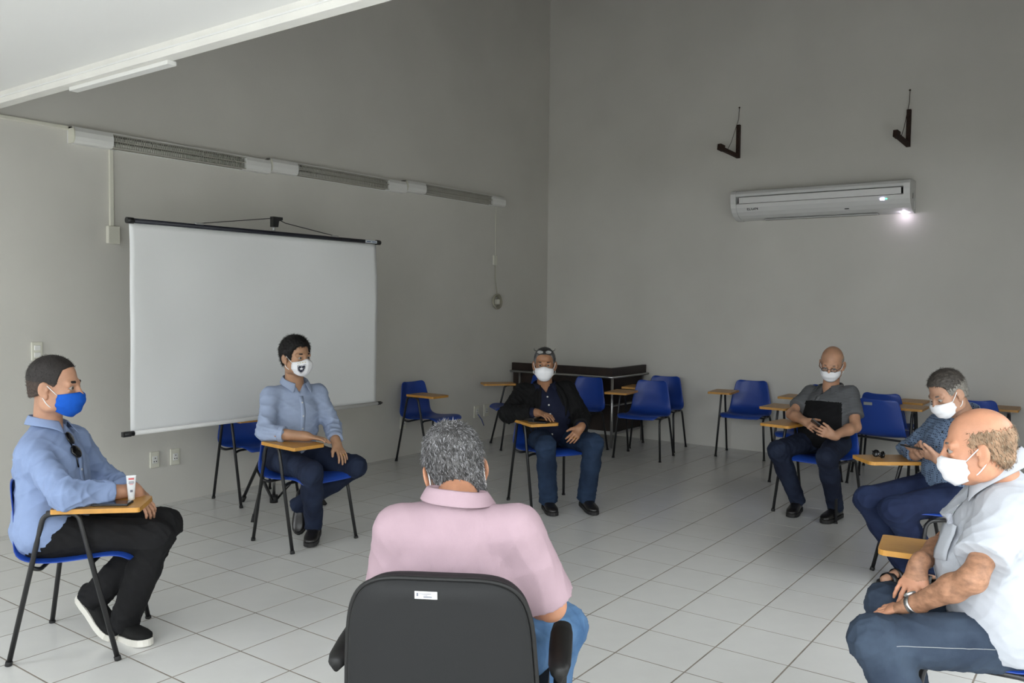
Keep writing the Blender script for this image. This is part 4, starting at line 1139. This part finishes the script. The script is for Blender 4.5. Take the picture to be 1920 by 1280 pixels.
# ---- P1: man in the blue mask ------------------------------------------------
p = person_at('P1', 'C1', 'seated man in pale blue shirt and blue face mask at far left', skin_mat('skin_1', (.50, .27, .175)), h=.0065, hf=.0038, head=(-50, 3, 0), S=1.02)
p.body(dict(R=dict(n=(.85, -.35, .5), curl=(.12, .3, .25), spread=.10), L=dict(n=(.9, .3, .5), curl=(.35, .5, .3))))
M_S1 = cloth('pale_blue_shirt_1', (.235, .31, .50), .05, 20)
st = p.top('shirt', M_S1, dict(R=1.62, L=1.85), vneck=(.075, .034), infl=.010, fold=.013, lam=.085, seed=4, w=1.03, hem=.16, skirt=.03, arm_r=1.10)
cuff(p, 'R', .62, .050, M_S1, st)
collar('collar', p.J['nb'] + p.up * .012 + p.fwd * .004, p.up, p.fwd, p.left, M_S1, st, r=.064, gap=.42, stand=.026)
p.placket(st, -.09, -.40, M_S1); p.buttons(st, (-.14, -.22, -.30), M_BTNW)
p.trousers([cloth('black_trousers', (.010, .010, .011), .2)], fold=.008, lam=.09, seed=8, infl=.004, flare=.006)
M_SNK = cloth('black_canvas', (.010, .010, .010), .2); M_SNS = mat('off_white_sole', (.62, .60, .55), .6)
shoe('shoe', p.J['anR'], p.J['toR'], M_SNK, M_SNS, p.root, .026)
shoe('shoe', p.J['anL'], p.J['toL'], M_SNK, M_SNS, p.root, .026)
hair_mesh('hair', p.hd, p.Rh, p.S, 1, hairline(.083, .064, -.012, -.056), .004, [M_DKHAIR, M_STUB], p.root, rough=.0012, seed=2, tufts=2600, tlen=.007,
          slot=lambda q: ((q[:, 2] + .10 * q[:, 0] < .012)).astype(int))
eyes(p.hd, p.Rh, p.S, p.root, IR, M_BROWD, look=(1, -.45, 0), brow_w=.0058)
face_mask(p.hd, p.Rh, p.S, M_MASKB, p.root, loop_m=M_LOOP, drop=.008)
# sunglasses hooked in the shirt front
c, n_ = p.on_front(-.005, -.105, .012)
sg = MB()
for k, hh in enumerate((-.085, -.145)):
    q, nn = p.on_front(-.012 - .012 * k, hh, .012)
    M = Matrix.Translation(Vector(q)) @ Vector((0, 0, 1)).rotation_difference(Vector(nn)).to_matrix().to_4x4()
    sg.lathe([(.002, .005), (.022, .004), (.030, .0), (.031, -.003), (.026, -.004)], 18, M)
sgo = sg.build('sunglasses', M_SUN, p.root)
MB().tube([tuple(p.on_front(-.02, -.10, .006)[0]), tuple(p.on_front(-.03, -.16, .006)[0]), tuple(p.on_front(-.034, -.21, .008)[0])], .003, 6).build('temple_arm', M_SUN, sgo)

# ---- P2: man before the screen -------------------------------------------------
p = person_at('P2', 'C2', 'seated man in light blue shirt before the projection screen, white mask with shield crest', skin_mat('skin_2', (.40, .225, .135)), h=.007, hf=.0042, head=(-92, 1, 0), S=.99)
p.body(dict(R=dict(n=(0, 0, 1), curl=(.12, .25, .2), spread=.08), L=dict(n=(.75, .1, .6), curl=(.1, .3, .25), spread=.10)))
M_S2 = cloth('pale_blue_shirt_2', (.30, .36, .50), .05, 20)
st = p.top('shirt', M_S2, dict(R=1.50, L=1.82), vneck=(.065, .032), infl=.008, fold=.009, lam=.085, seed=14, w=.98, arm_r=1.05)
cuff(p, 'R', .50, .050, M_S2, st); cuff(p, 'L', .82, .045, M_S2, st)
collar('collar', p.J['nb'] + p.up * .012 + p.fwd * .004, p.up, p.fwd, p.left, M_S2, st, r=.066, gap=.45)
p.placket(st, -.08, -.44, M_S2); p.buttons(st, (-.12, -.20, -.28, -.36), M_BTNW)
p.trousers([denim('dark_denim_2', (.009, .013, .030), (.020, .030, .062))], fold=.007, lam=.08, seed=18)
for k in 'RL': shoe('shoe', p.J['an' + k], p.J['to' + k], M_LEATHER, M_LEATHS, p.root)
hair_mesh('hair', p.hd, p.Rh, p.S, 1, hairline(.066, .030, -.030, -.070), .017, [M_BLKHAIR], p.root, rough=.005, seed=5, tufts=2200, tlen=.022)
eyes(p.hd, p.Rh, p.S, p.root, IR, M_BROWD, look=(1, -.2, 0), brow_w=.0050)
def mask_point(o, Rh, S, u, v, off, wide=1.0, top=0.0, drop=0.0):
    def P0(u, v):
        zc = -.022 + top - v * (.100 + drop); xc = float(np.interp(v, [0, .12, .3, .55, .8, 1], [.107, .120, .1245, .116, .104, .078]))
        hw = float(np.interp(v, [0, .25, .6, 1], [.064, .070, .067, .046])) * wide; xs_ = float(np.interp(v, [0, .5, 1], [.030, .024, .018])); a = abs(u)
        y = hw * math.sin(u * math.pi / 2 * .98); x = xs_ + (xc - xs_) * max(0.0, math.cos(u * math.pi / 2 * .96)) ** .62 + .004 * math.exp(-(u / .06) ** 2)
        z = zc - .010 * a ** 2 * (1 - v) + .026 * a ** 2 * v + .012 * math.exp(-(u / .3) ** 2) * (1 - v)
        return np.array([x, y, z])
    q = P0(u, v); du = P0(u + .02, v) - q; dv = P0(u, v + .02) - q; n = nrm3(np.cross(dv, du))
    if n[0] < 0: n = -n
    return o + Rh @ ((q + n * off) * S)
mk, _ = face_mask(p.hd, p.Rh, p.S, M_MASKW, p.root, shape='cup', pleat=0.0, loop_m=M_LOOP)
def crest(pts, off, m, name, parent, u0=-.42, v0=.50):
    """flat print on the mask: pts in metres, x to the wearer's left, y up"""
    c = np.mean(pts, 0); V = [mask_point(p.hd, p.Rh, p.S, u0 + c[0] / .085, v0 - c[1] / .10, off)]
    n = len(pts)
    for q in pts: V.append(mask_point(p.hd, p.Rh, p.S, u0 + q[0] / .085, v0 - q[1] / .10, off))
    return obj(name, mesh_from(name, V, [(0, 1 + i, 1 + (i + 1) % n) for i in range(n)], m), parent)
def shield(k):
    return [(x * k, y * k) for x, y in ((0, .022), (.012, .026), (.021, .023), (.021, .004), (.017, -.013), (.009, -.024), (0, -.030), (-.009, -.024), (-.017, -.013), (-.021, .004), (-.021, .023), (-.012, .026))]
def star(r, cx=0, cy=0):
    return [(cx + (r if i % 2 == 0 else r * .42) * math.sin(i * math.pi / 5), cy + (r if i % 2 == 0 else r * .42) * math.cos(i * math.pi / 5)) for i in range(10)]
M_INK = mat('crest_navy_ink', (.010, .012, .030), .7); M_PALEGOLD = mat('crest_pale_gold', (.62, .55, .30), .7)
cs = crest(shield(1.0), .0022, M_INK, 'shield_emblem', mk)
crest(shield(.90), .0027, M_MASKW, 'shield_border', cs); crest(shield(.80), .0032, M_INK, 'shield_field', cs); crest(star(.0115, 0, .002), .0038, M_MASKW, 'star', cs)
for i in range(4): crest(star(.0042, -.019 + .0125 * i, .036 + .003 * math.sin(math.pi * i / 3)), .0024, M_PALEGOLD, 'small_star', mk)
ring(p, 'L', 2, M_GOLD)

# ---- P3: man in the black jacket ---------------------------------------------
p = person_at('P3', 'C3', 'seated man in black jacket and white mask with glasses on his head', skin_mat('skin_3', (.33, .165, .09)), h=.0075, hf=.0045, head=(-148, 2, 0), S=.97, wide=1.04)
p.body(dict(R=dict(n=(.1, -.1, 1), curl=(.25, .35, .25), spread=.05), L=dict(n=(.85, .25, .5), curl=(.3, .35, .25), spread=.05)))
M_S3 = cloth('navy_shirt', (.010, .013, .032), .15); M_JK = cloth('black_jacket', (.0065, .0065, .007), .2)
st = p.top('shirt', M_S3, dict(R=1.95, L=1.95), vneck=(.07, .034), infl=.002, fold=.005, lam=.09, seed=24, w=1.06, dp=1.05, belly=.065, belly_h=.30)
collar('collar', p.J['nb'] + p.up * .012 + p.fwd * .004, p.up, p.fwd, p.left, M_S3, st, r=.068, gap=.5)
p.buttons(st, (-.095, -.155, -.22, -.30, -.37), M_BTNW, r=.007)
nb, left, fwd, up = p.J['nb'], p.left, p.fwd, p.up
def jacket_cut(P):
    q = P - nb; u = q @ left; v = q @ fwd; hgt = q @ up
    wdt = np.interp(hgt, [-.60, -.40, -.20, -.05, .02], [.125, .105, .085, .055, .045])
    return -np.maximum(np.abs(u - .02) - wdt, -(v - .0))
jk = p.top('jacket', M_JK, dict(R=1.84, L=1.84), infl=.016, fold=.008, lam=.10, seed=27, w=1.06, dp=1.04, belly=.05, belly_h=.30, hem=.0, cut=jacket_cut, arm_r=1.10)
for s_ in (-1, 1):   # lapels
    V = []
    for i in range(9):
        hgt = -.0 - .24 * i / 8; wd = np.interp(i, [0, 1, 4, 8], [.02, .050, .062, .006])
        for f in (0, .5, 1):
            u_ = .02 + s_ * (np.interp(hgt, [-.40, -.20, -.05, .02], [.105, .085, .055, .045]) + wd * f)
            q_, n_ = p.on_front(u_, hgt - .012, .006); V.append(q_)
    o = obj('lapel', mesh_from('lapel', V, [(i * 3 + j, i * 3 + j + 1, i * 3 + j + 4, i * 3 + j + 3) for i in range(8) for j in range(2)], M_JK, True), jk)
    md = o.modifiers.new('cloth_thickness', 'SOLIDIFY'); md.thickness = .004
p.trousers([denim('blue_denim_3', (.008, .016, .036), (.021, .040, .082))], fold=.008, lam=.08, seed=28, infl=.004, flare=.012)
for k in 'RL': shoe('shoe', p.J['an' + k], p.J['to' + k], M_LEATHER, M_LEATHS, p.root)
hair_mesh('hair', p.hd, p.Rh, p.S, p.wide, hairline(.078, .060, -.006, -.07), .006, [M_GREYB, M_GREY3], p.root, rough=.002, seed=6, tufts=1500, tlen=.008,
          slot=lambda q: ((np.abs(q[:, 1]) < .045) & (q[:, 2] > .06)).astype(int))
eyes(p.hd, p.Rh, p.S, p.root, IR, M_BROWD, look=(1, 0, 0))
face_mask(p.hd, p.Rh, p.S, M_MASKW, p.root, wide=1.06, shape='cup', pleat=0.0, loop_m=M_LOOP, drop=.006)
spectacles(p, M_FRAME, mat('glint_lens', (.45, .45, .44), .06, spec=.8, alpha=.45), dz=.108, dx=-.022)
ring(p, 'L', 2, M_GOLD)

# ---- P4: bald man in the grey polo -------------------------------------------
p = person_at('P4', 'C4', 'seated bald man in grey and black polo looking down at his phone', skin_mat('skin_4', (.46, .25, .155)), h=.0075, hf=.0042, head=(-176, 22, -4), S=.97, wide=1.04)
p.body(dict(R=dict(n=(.45, -.55, .6), curl=(.55, .8, .5), S=.98), L=dict(n=(.55, .6, -.1), curl=(.5, .75, .5), S=.98, thumb=(.7, .4, -.3))))
def polo_mat():
    m = cloth('grey_striped_polo', (.095, .10, .105), 0); nt = m.node_tree; b = nt.nodes['Principled BSDF']
    tc = nt.nodes.new('ShaderNodeTexCoord'); w = nt.nodes.new('ShaderNodeTexWave'); w.bands_direction = 'Z'; w.inputs['Scale'].default_value = 33; w.inputs['Distortion'].default_value = .6
    cr = nt.nodes.new('ShaderNodeValToRGB'); cr.color_ramp.elements[0].color = (.070, .073, .078, 1); cr.color_ramp.elements[1].color = (.145, .150, .158, 1)
    nt.links.new(tc.outputs['Object'], w.inputs['Vector']); nt.links.new(w.outputs['Fac'], cr.inputs[0]); nt.links.new(cr.outputs[0], b.inputs['Base Color'])
    return m
M_S4 = polo_mat(); M_S4B = cloth('black_polo_panel', (.007, .007, .008), .2)
J4 = p.J; nb4, up4, l4, f4 = p.J['nb'], p.up, p.left, p.fwd
def slot4(c):
    q = c - nb4
    arm = np.zeros(len(c), bool)
    for k in 'RL':
        a_, b_ = J4['sh' + k], J4['el' + k]; ba = b_ - a_; t_ = np.clip((c - a_) @ ba / (ba @ ba), 0, 1); arm |= (np.linalg.norm(c - a_ - t_[:, None] * ba, axis=1) < .088) & (t_ > .02)
    return ((q @ up4 < -.125) & ~arm).astype(int)
st = p.top('polo_shirt', [M_S4, M_S4B], .70, vneck=(.085, .042), infl=.008, fold=.007, lam=.09, seed=34, w=1.06, dp=1.06, belly=.055, belly_h=.30, slot=slot4, arm_r=1.12)
collar('collar', p.J['nb'] + p.up * .010 + p.fwd * .004, p.up, p.fwd, p.left, M_S4, st, r=.070, gap=.62)
p.placket(st, -.09, -.125, M_S4); p.buttons(st, (-.100, -.118), M_GREY2, r=.005)
p.trousers([denim('dark_denim_4', (.009, .012, .026), (.018, .026, .050))], fold=.007, lam=.08, seed=38)
for k in 'RL': shoe('shoe', p.J['an' + k], p.J['to' + k], M_LEATHER, M_LEATHS, p.root)
fr = hairline(.2, .2, .2, -.055)
hair_mesh('hair', p.hd, p.Rh, p.S, p.wide, lambda x, y, z: np.maximum(np.maximum(hairline(.0, .0, -.015, -.06)(x, y, z), z - .045 + .3 * np.maximum(x, 0)), x - .018), .0035, [mat('thin_grey_hair', (.34, .29, .25), .8, noise=.3, nscale=80)], p.root, rough=.001, seed=9, tufts=500, tlen=.007)
eyes(p.hd, p.Rh, p.S, p.root, IR, M_BROWG, look=(1, 0, -.5), brow_w=.0035)
face_mask(p.hd, p.Rh, p.S, M_MASKW, p.root, wide=1.04, loop_m=M_LOOP)
spectacles(p, M_FRAME, M_LENS)
Wm = p.root.matrix_basis.copy(); Wm = Matrix.Translation(p.root.location) @ Matrix.Rotation(R(p.a), 4, 'Z')
Mph = Wm @ Matrix.Translation((.297, .112, .692)) @ Matrix.Rotation(R(30), 4, 'Z') @ Matrix.Rotation(R(-14), 4, 'Y') @ Matrix.Rotation(R(-38), 4, 'X')
phone('mobile_phone', Mph, 'black mobile phone held by the bald man in grey polo')

# ---- P5: man in the patterned shirt ------------------------------------------
p = person_at('P5', 'C5', 'seated grey-haired man in small-patterned blue shirt bent over his phone', skin_mat('skin_5', (.42, .235, .155)), h=.007, hf=.004, head=(140, 27, 6))
p.body(dict(R=dict(n=(.2, -.6, -.5), curl=(.35, .5, .35), S=.98, thumb=(.6, .5, .3)), L=dict(n=(-.1, .75, -.55), curl=(.35, .5, .35), S=.98, thumb=(.7, .5, -.1), X=(.5, -.55, .22))))
def print_mat():
    m = cloth('patterned_shirt', (.10, .16, .27), 0); nt = m.node_tree; b = nt.nodes['Principled BSDF']
    tc = nt.nodes.new('ShaderNodeTexCoord'); v = nt.nodes.new('ShaderNodeTexVoronoi'); v.inputs['Scale'].default_value = 85; v.inputs['Randomness'].default_value = .15
    cr = nt.nodes.new('ShaderNodeValToRGB'); e = cr.color_ramp.elements; e[0].position = .30; e[1].position = .36; e[0].color = (.018, .026, .055, 1); e[1].color = (.135, .190, .285, 1)
    nt.links.new(tc.outputs['Object'], v.inputs['Vector']); nt.links.new(v.outputs['Distance'], cr.inputs[0]); nt.links.new(cr.outputs[0], b.inputs['Base Color'])
    return m
M_S5 = print_mat()
st = p.top('shirt', M_S5, dict(R=1.85, L=1.85), infl=.008, fold=.009, lam=.085, seed=44, hem=.02, w=1.0)
collar('collar', p.J['nb'] + p.up * .012 + p.fwd * .004, p.up, p.fwd, p.left, M_S5, st, r=.064, gap=.45)
p.buttons(st, (-.12, -.20, -.28), M_BLACKP, r=.005)
p.trousers([denim('navy_denim_5', (.008, .013, .040), (.017, .028, .072))], fold=.007, lam=.085, seed=48)
M_SAND = mat('black_sandal_leather', (.012, .011, .011), .45)
for k in 'RL':
    an, to = p.J['an' + k], p.J['to' + k]; X = nrm3((to - an) * np.array([1, 1, 0])); Y = np.cross((0, 0, 1.), X); org = np.array([to[0], to[1], 0]) - X * .19
    seq = [(-.077, .0), (-.07, .022), (-.05, .032), (-.01, .036), (.03, .036), (.07, .042), (.11, .047), (.15, .047), (.18, .042), (.205, .026), (.214, .006)]
    outl = [(x, y) for x, y in seq] + [(x, -y) for x, y in seq[::-1]]
    M = Matrix(((X[0], Y[0], 0, org[0]), (X[1], Y[1], 0, org[1]), (0, 0, 1, 0), (0, 0, 0, 1)))
    so = MB().prism(outl[::-1], 0, .022, M).build('sandal', M_SAND, p.root)
    for (x, w_, h_, wd) in ((.135, .047, .052, .035), (.075, .043, .068, .030), (.01, .038, .085, .030), (-.05, .034, .080, .03)):
        V = []
        for f in (-.5, .5):
            for a in np.linspace(0, math.pi, 13): V.append(M @ Vector((x + wd * f, w_ * math.cos(a), .012 + h_ * math.sin(a) ** .8)))
        o = obj('strap', mesh_from('strap', V, [(i, i + 1, 14 + i, 13 + i) for i in range(12)], M_SAND, True), so)
        md = o.modifiers.new('thickness', 'SOLIDIFY'); md.thickness = .003
hair_mesh('hair', p.hd, p.Rh, p.S, 1, hairline(.074, .050, -.008, -.068), .009, [M_GREYB, mat('ash_grey_hair', (.24, .225, .20), .7, noise=.3, nscale=60), mat('brown_grey_hair', (.050, .042, .035), .65, noise=.4, nscale=60)], p.root, rough=.003, seed=12, tufts=2600, tlen=.014,
          slot=lambda q: np.where(q[:, 2] + .012 * np.sin(q[:, 0] * 330 + q[:, 2] * 160) * np.sin(q[:, 1] * 290 + q[:, 2] * 210) + .006 * np.sin(q[:, 0] * 700) < .034, 1, 2))
eyes(p.hd, p.Rh, p.S, p.root, IR, M_BROWG, look=(1, 0, -.5), brow_w=.0045)
face_mask(p.hd, p.Rh, p.S, M_MASKW, p.root, loop_m=M_LOOP)
Wm = Matrix.Translation(p.root.location) @ Matrix.Rotation(R(p.a), 4, 'Z')
Mph = Wm @ Matrix.Translation((.150, .070, .752)) @ Matrix.Rotation(R(20), 4, 'Z') @ Matrix.Rotation(R(-12), 4, 'Y')
phone('mobile_phone', Mph, 'dark mobile phone held by the man in patterned blue shirt')

# ---- P6: near man in the white shirt -----------------------------------------
SK6 = skin_mat('skin_6', (.52, .255, .155)); 
SK6H = mat('hairy_arm_skin', (.42, .215, .125), .6, col2=(.23, .115, .065), nscale=38, stretch=(1, 1, 1.6), bump=.35, bscale=190)
p = person_at('P6', 'C6', 'near man with balding head in white short-sleeved shirt, right edge', SK6, h=.0062, hf=.0036, head=(101, 7, 0), S=.98)
J6 = p.J
def slot6(c):
    arm = np.zeros(len(c), bool)
    for k in 'RL':
        for a_, b_ in ((J6['sh' + k], J6['el' + k]), (J6['el' + k], J6['wr' + k])):
            ba = b_ - a_; t_ = np.clip((c - a_) @ ba / (ba @ ba), 0, 1); arm |= (np.linalg.norm(c - a_ - t_[:, None] * ba, axis=1) < .060)
    return arm.astype(int)
p.body(dict(R=dict(n=(.45, .8, .35), curl=(.10, .22, .2), S=1.0, spread=.12, thumb=(.8, .5, -.3)), L=dict(n=(.25, .1, .95), curl=(.12, .30, .25), S=1.0, spread=.08, X=(.80, -.28, -.36))), mats=[SK6, SK6H], slot=slot6)
M_S6 = cloth('white_blue_shirt', (.42, .44, .48), .03, 20)
st = p.top('shirt', M_S6, .74, infl=.012, fold=.010, lam=.095, seed=54, w=1.08, dp=1.08, belly=.070, belly_h=.30, hem=.14, skirt=.03, arm_r=1.20, h=.0062)
collar('collar', p.J['nb'] + p.up * .034 + p.fwd * .020 + p.left * .012, nrm3(p.up + p.fwd * .25), nrm3(p.fwd - p.up * .25), p.left, M_S6, st, r=.082, gap=.5, stand=.034, flap=.058)
p.placket(st, -.09, -.36, M_S6); p.buttons(st, (-.10, -.20, -.30), M_BTNW)
V = []
for j in range(5):
    for i in range(5): V.append(p.on_front(.050 + .085 * i / 4, -.155 - .105 * j / 4, .006 + .010 * (1 - j / 4))[0])
o = obj('chest_pocket', mesh_from('chest_pocket', V, [(j * 5 + i, j * 5 + i + 1, (j + 1) * 5 + i + 1, (j + 1) * 5 + i) for j in range(4) for i in range(4)], M_S6, True), st)
md = o.modifiers.new('cloth_thickness', 'SOLIDIFY'); md.thickness = .002
q_ = p.on_front(.085, -.155, .010)[0]
MB().tube([tuple(q_ - p.up * .04), tuple(q_ + p.up * .035)], .010, 10).build('clear_vial', mat('clear_plastic', (.55, .58, .66), .1, alpha=.28), p.root)
tr = p.trousers([denim('faded_denim_6', (.015, .023, .041), (.042, .060, .090))], fold=.007, lam=.085, seed=58, infl=.006, h=.0066)
bv = BVHTree.FromPolygons([v.co for v in tr.data.vertices], [list(f.vertices) for f in tr.data.polygons])
M_THREAD = mat('pale_seam_thread', (.32, .33, .34), .8)
hi, kn = p.J['hiL'], p.J['knL']; sd = nrm3(np.cross(kn - hi, (0, 0, 1.))) * -1
pts = []
for f in np.linspace(.05, .92, 22):
    c = hi + (kn - hi) * f + np.array([0, 0, .012]); hit = bv.ray_cast(Vector(c + sd * .3), Vector(-sd))
    if hit[0] is not None: pts.append(tuple(np.array(hit[0]) + np.array(hit[1]) * .0012))
if len(pts) > 3: MB().tube(pts, .0010, 5).build('outer_seam', M_THREAD, tr)
for k in 'RL': shoe('shoe', p.J['an' + k], p.J['to' + k], M_LEATHER, M_LEATHS, p.root)
M_BLOND = mat('thin_grey_brown_hair', (.42, .26, .16), .75, col2=(.17, .11, .065), nscale=30)
def keep6(x, y, z):
    base = hairline(.0, .0, -.022, -.072)(x, y, z)
    front = x - (.034 - .35 * np.maximum(z - .01, 0))
    top_ = z - (.060 - .25 * np.maximum(x + .02, 0) + .10 * np.maximum(-x - .06, 0))
    ragged = .007 * np.sin(x * 310 + y * 90) * np.sin(z * 270 + x * 60) + .005 * np.sin(x * 520 + z * 430)
    return np.maximum(np.maximum(base, front), top_) + ragged
hair_mesh('hair', p.hd, p.Rh, p.S, 1, keep6, .0030, [M_BLOND, mat('pale_hair', (.46, .38, .27), .7), mat('brown_hair', (.15, .10, .06), .7)], p.root, rough=.0015, seed=15, tufts=4200, tlen=.016, h=.004, tuft_lean=1.1)
eyes(p.hd, p.Rh, p.S, p.root, IR, M_BROWG, look=(1, .35, -.05), brow_w=.0040)
face_mask(p.hd, p.Rh, p.S, M_MASKW, p.root, loop_m=M_LOOP, drop=.0)
wr, X = p.J['wrL'], nrm3(p.J['wrL'] - p.J['elL']); c = wr - X * .008
A = nrm3(np.cross(X, (0, 0, 1.))); B = np.cross(A, X)
if B[2] < 0: B = -B
wt = empty('wristwatch_tmp'); bpy.data.objects.remove(wt)
pts = [tuple(c + (A * math.cos(a) * .0335 + B * math.sin(a) * .0315)) for a in np.linspace(0, 2 * math.pi, 30, endpoint=False)]
V = []; 
for a in np.linspace(0, 2 * math.pi, 36, endpoint=False):
    dd = A * math.cos(a) * .0325 + B * math.sin(a) * .0305
    for e in (-.0085, .0085): V.append(c + dd + X * e)
wb = obj('watch_band', mesh_from('watch_band', V, [(2 * i, 2 * i + 1, 2 * ((i + 1) % 36) + 1, 2 * ((i + 1) % 36)) for i in range(36)], M_CHROME, True), p.root)
md = wb.modifiers.new('t', 'SOLIDIFY'); md.thickness = .004; md.offset = 1
dirf = nrm3(B * .85 + A * -.0 + p.J['wrL'] * 0)
Mw = Matrix.Translation(Vector(c + B * .032)) @ Vector((0, 0, 1)).rotation_difference(Vector(B)).to_matrix().to_4x4()
wf_ = MB().lathe([(.019, -.004), (.0195, .004), (.0175, .006)], 24, Mw).build('watch_case', M_CHROME, wb)
MB().lathe([(.0165, .0058), (.0165, .0066)], 24, Mw).build('watch_face', mat('watch_face', (.55, .52, .38), .3), wf_)

# ---- P7: man in the pink polo, back to the camera ----------------------------
p = Person('P7', 1.73, 1.45, 40, JN['P7'], 'man in pink polo with grey hair seen from behind, in black office chair', skin_mat('skin_7', (.46, .22, .13)), h=.0062, hf=.0036, head=(50, 24, -8))
p.body(dict(R=dict(n=(0, -.3, 1), curl=(.3, .4, .3)), L=dict(n=(0, .3, 1), curl=(.3, .4, .3))))
M_S7 = cloth('pink_pique_polo', (.335, .24, .275), .03, 20, bump=.25, bscale=700)
st = p.top('polo_shirt', M_S7, .88, infl=.010, fold=.006, lam=.12, seed=64, w=1.06, dp=1.04, belly=.03, arm_r=1.12, h=.0062, chest=1.04)
collar('collar', p.J['nb'] + p.up * .012 + p.fwd * .012, p.up, p.fwd, p.left, M_S7, st, r=.062, gap=.55, stand=.036, flap=.038)
p.trousers([denim('blue_denim_7', (.035, .085, .185), (.10, .19, .33))], fold=.006, lam=.09, seed=68)
for k in 'RL': shoe('shoe', p.J['an' + k], p.J['to' + k], M_LEATHER, M_LEATHS, p.root)
hair_mesh('hair', p.hd, p.Rh, p.S, 1, hairline(.078, .055, -.006, -.098), .009, [M_GREYB, M_GREY1, M_GREY2, M_GREY3, M_GREY3], p.root, rough=.003, seed=21, tufts=9000, tlen=.017, h=.004, tuft_lean=.9, nape=True)
eyes(p.hd, p.Rh, p.S, p.root, IR, M_BROWG)
face_mask(p.hd, p.Rh, p.S, M_MASKW, p.root, loop_m=M_LOOP)

# ================================================================ THINGS ON THE TABLETS
def on_tablet(ch, x, y, z=.6535):
    cx_, cy_, a, _ = CH[ch]; a = R(a); return Vector((cx_ + x * math.cos(a) - y * math.sin(a), cy_ + x * math.sin(a) + y * math.cos(a), z))
v_ = on_tablet('C1', .195, -.232); phone('mobile_phone', Matrix.Translation(v_) @ Matrix.Rotation(R(-45 - 4), 4, 'Z'), 'black mobile phone lying on the tablet of the man in blue mask')
v_ = on_tablet('C1', .246, -.150)
gt = empty('hand_gel_tube', v_, R(64), 'small clear hand gel tube standing on the tablet of the man in blue mask', 'tube')
MB().lathe([(.012, 0), (.0135, .001), (.0135, .014), (.012, .016)], 18).build('cap', mat('milky_cap', (.62, .62, .60), .35), gt)
V = []; nseg = 20; zs = [.014, .03, .05, .07, .088, .098, .104]
for z in zs:
    f = (z - .014) / .09; rx = .0135 + .0065 * f; ry = .0135 * (1 - f) + .0012 * f
    for k in range(nseg): V.append((rx * math.sin(2 * math.pi * k / nseg) * -1, ry * math.cos(2 * math.pi * k / nseg), z))
Fc = [(i * nseg + k, i * nseg + (k + 1) % nseg, (i + 1) * nseg + (k + 1) % nseg, (i + 1) * nseg + k) for i in range(len(zs) - 1) for k in range(nseg)] + [tuple((len(zs) - 1) * nseg + k for k in range(nseg))]
V = [(y_, x_, z_) for x_, y_, z_ in V]
tbd = obj('tube_body', mesh_from('tube_body', V, Fc, mat('clear_gel_tube', (.78, .80, .82), .15, alpha=.75), True), gt)
for zz, wd, hh, cc in ((.086, .022, .007, 'r'), (.076, .020, .0025, 'd'), (.071, .022, .0025, 'd'), (.066, .015, .0025, 'r'), (.034, .010, .010, 'd')):
    f = (zz - .014) / .09; ry = .0135 * (1 - f) + .0012 * f
    MB().box((-ry - .0016, -wd / 2, zz), (-ry - .0006, wd / 2, zz + hh)).build('printed_label', mat('red_print', (.55, .10, .10), .6) if cc == 'r' else mat('dark_print', (.14, .14, .17), .6), tbd)
v_ = on_tablet('C3', .235, -.20); phone('mobile_phone', Matrix.Translation(v_) @ Matrix.Rotation(R(-120 + 35), 4, 'Z'), 'mobile phone lying on the tablet of the man in black jacket')
v_ = on_tablet('C3', .135, -.215)
wl = empty('black_wallet', v_, R(-95), 'small black wallet beside the phone on the jacket man\'s tablet', 'wallet')
MB().box((-.05, -.035, 0), (.05, .035, .024), bev=.006).build('leather_case', M_LEATHER, wl); MB().box((.03, -.008, .022), (.048, .008, .027), bev=.002).build('clasp', M_CHROME, wl)
v_ = on_tablet('C5', .215, -.19)
sgl = empty('sunglasses', v_, R(129 + 20), 'folded dark sunglasses standing on tablet of the man in patterned shirt', 'sunglasses')
for s_ in (-1, 1):
    Ml = Matrix.Translation((0, s_ * .022, .024)) @ Matrix.Rotation(R(75), 4, 'Y') @ Matrix.Rotation(R(s_ * 18), 4, 'X')
    MB().lathe([(.002, .0035), (.015, .0025), (.021, 0), (.0215, -.002), (.018, -.003)], 16, Ml).build('lens', M_SUN, sgl)
    MB().tube([(.004, s_ * .046, .036), (-.01, s_ * .03, .012), (-.02, s_ * -.02, .004)], .0022, 6).build('temple_arm', M_SUN, sgl)
MB().tube([(0, -.010, .032), (.003, 0, .036), (0, .010, .032)], .0022, 6).build('bridge', M_SUN, sgl)
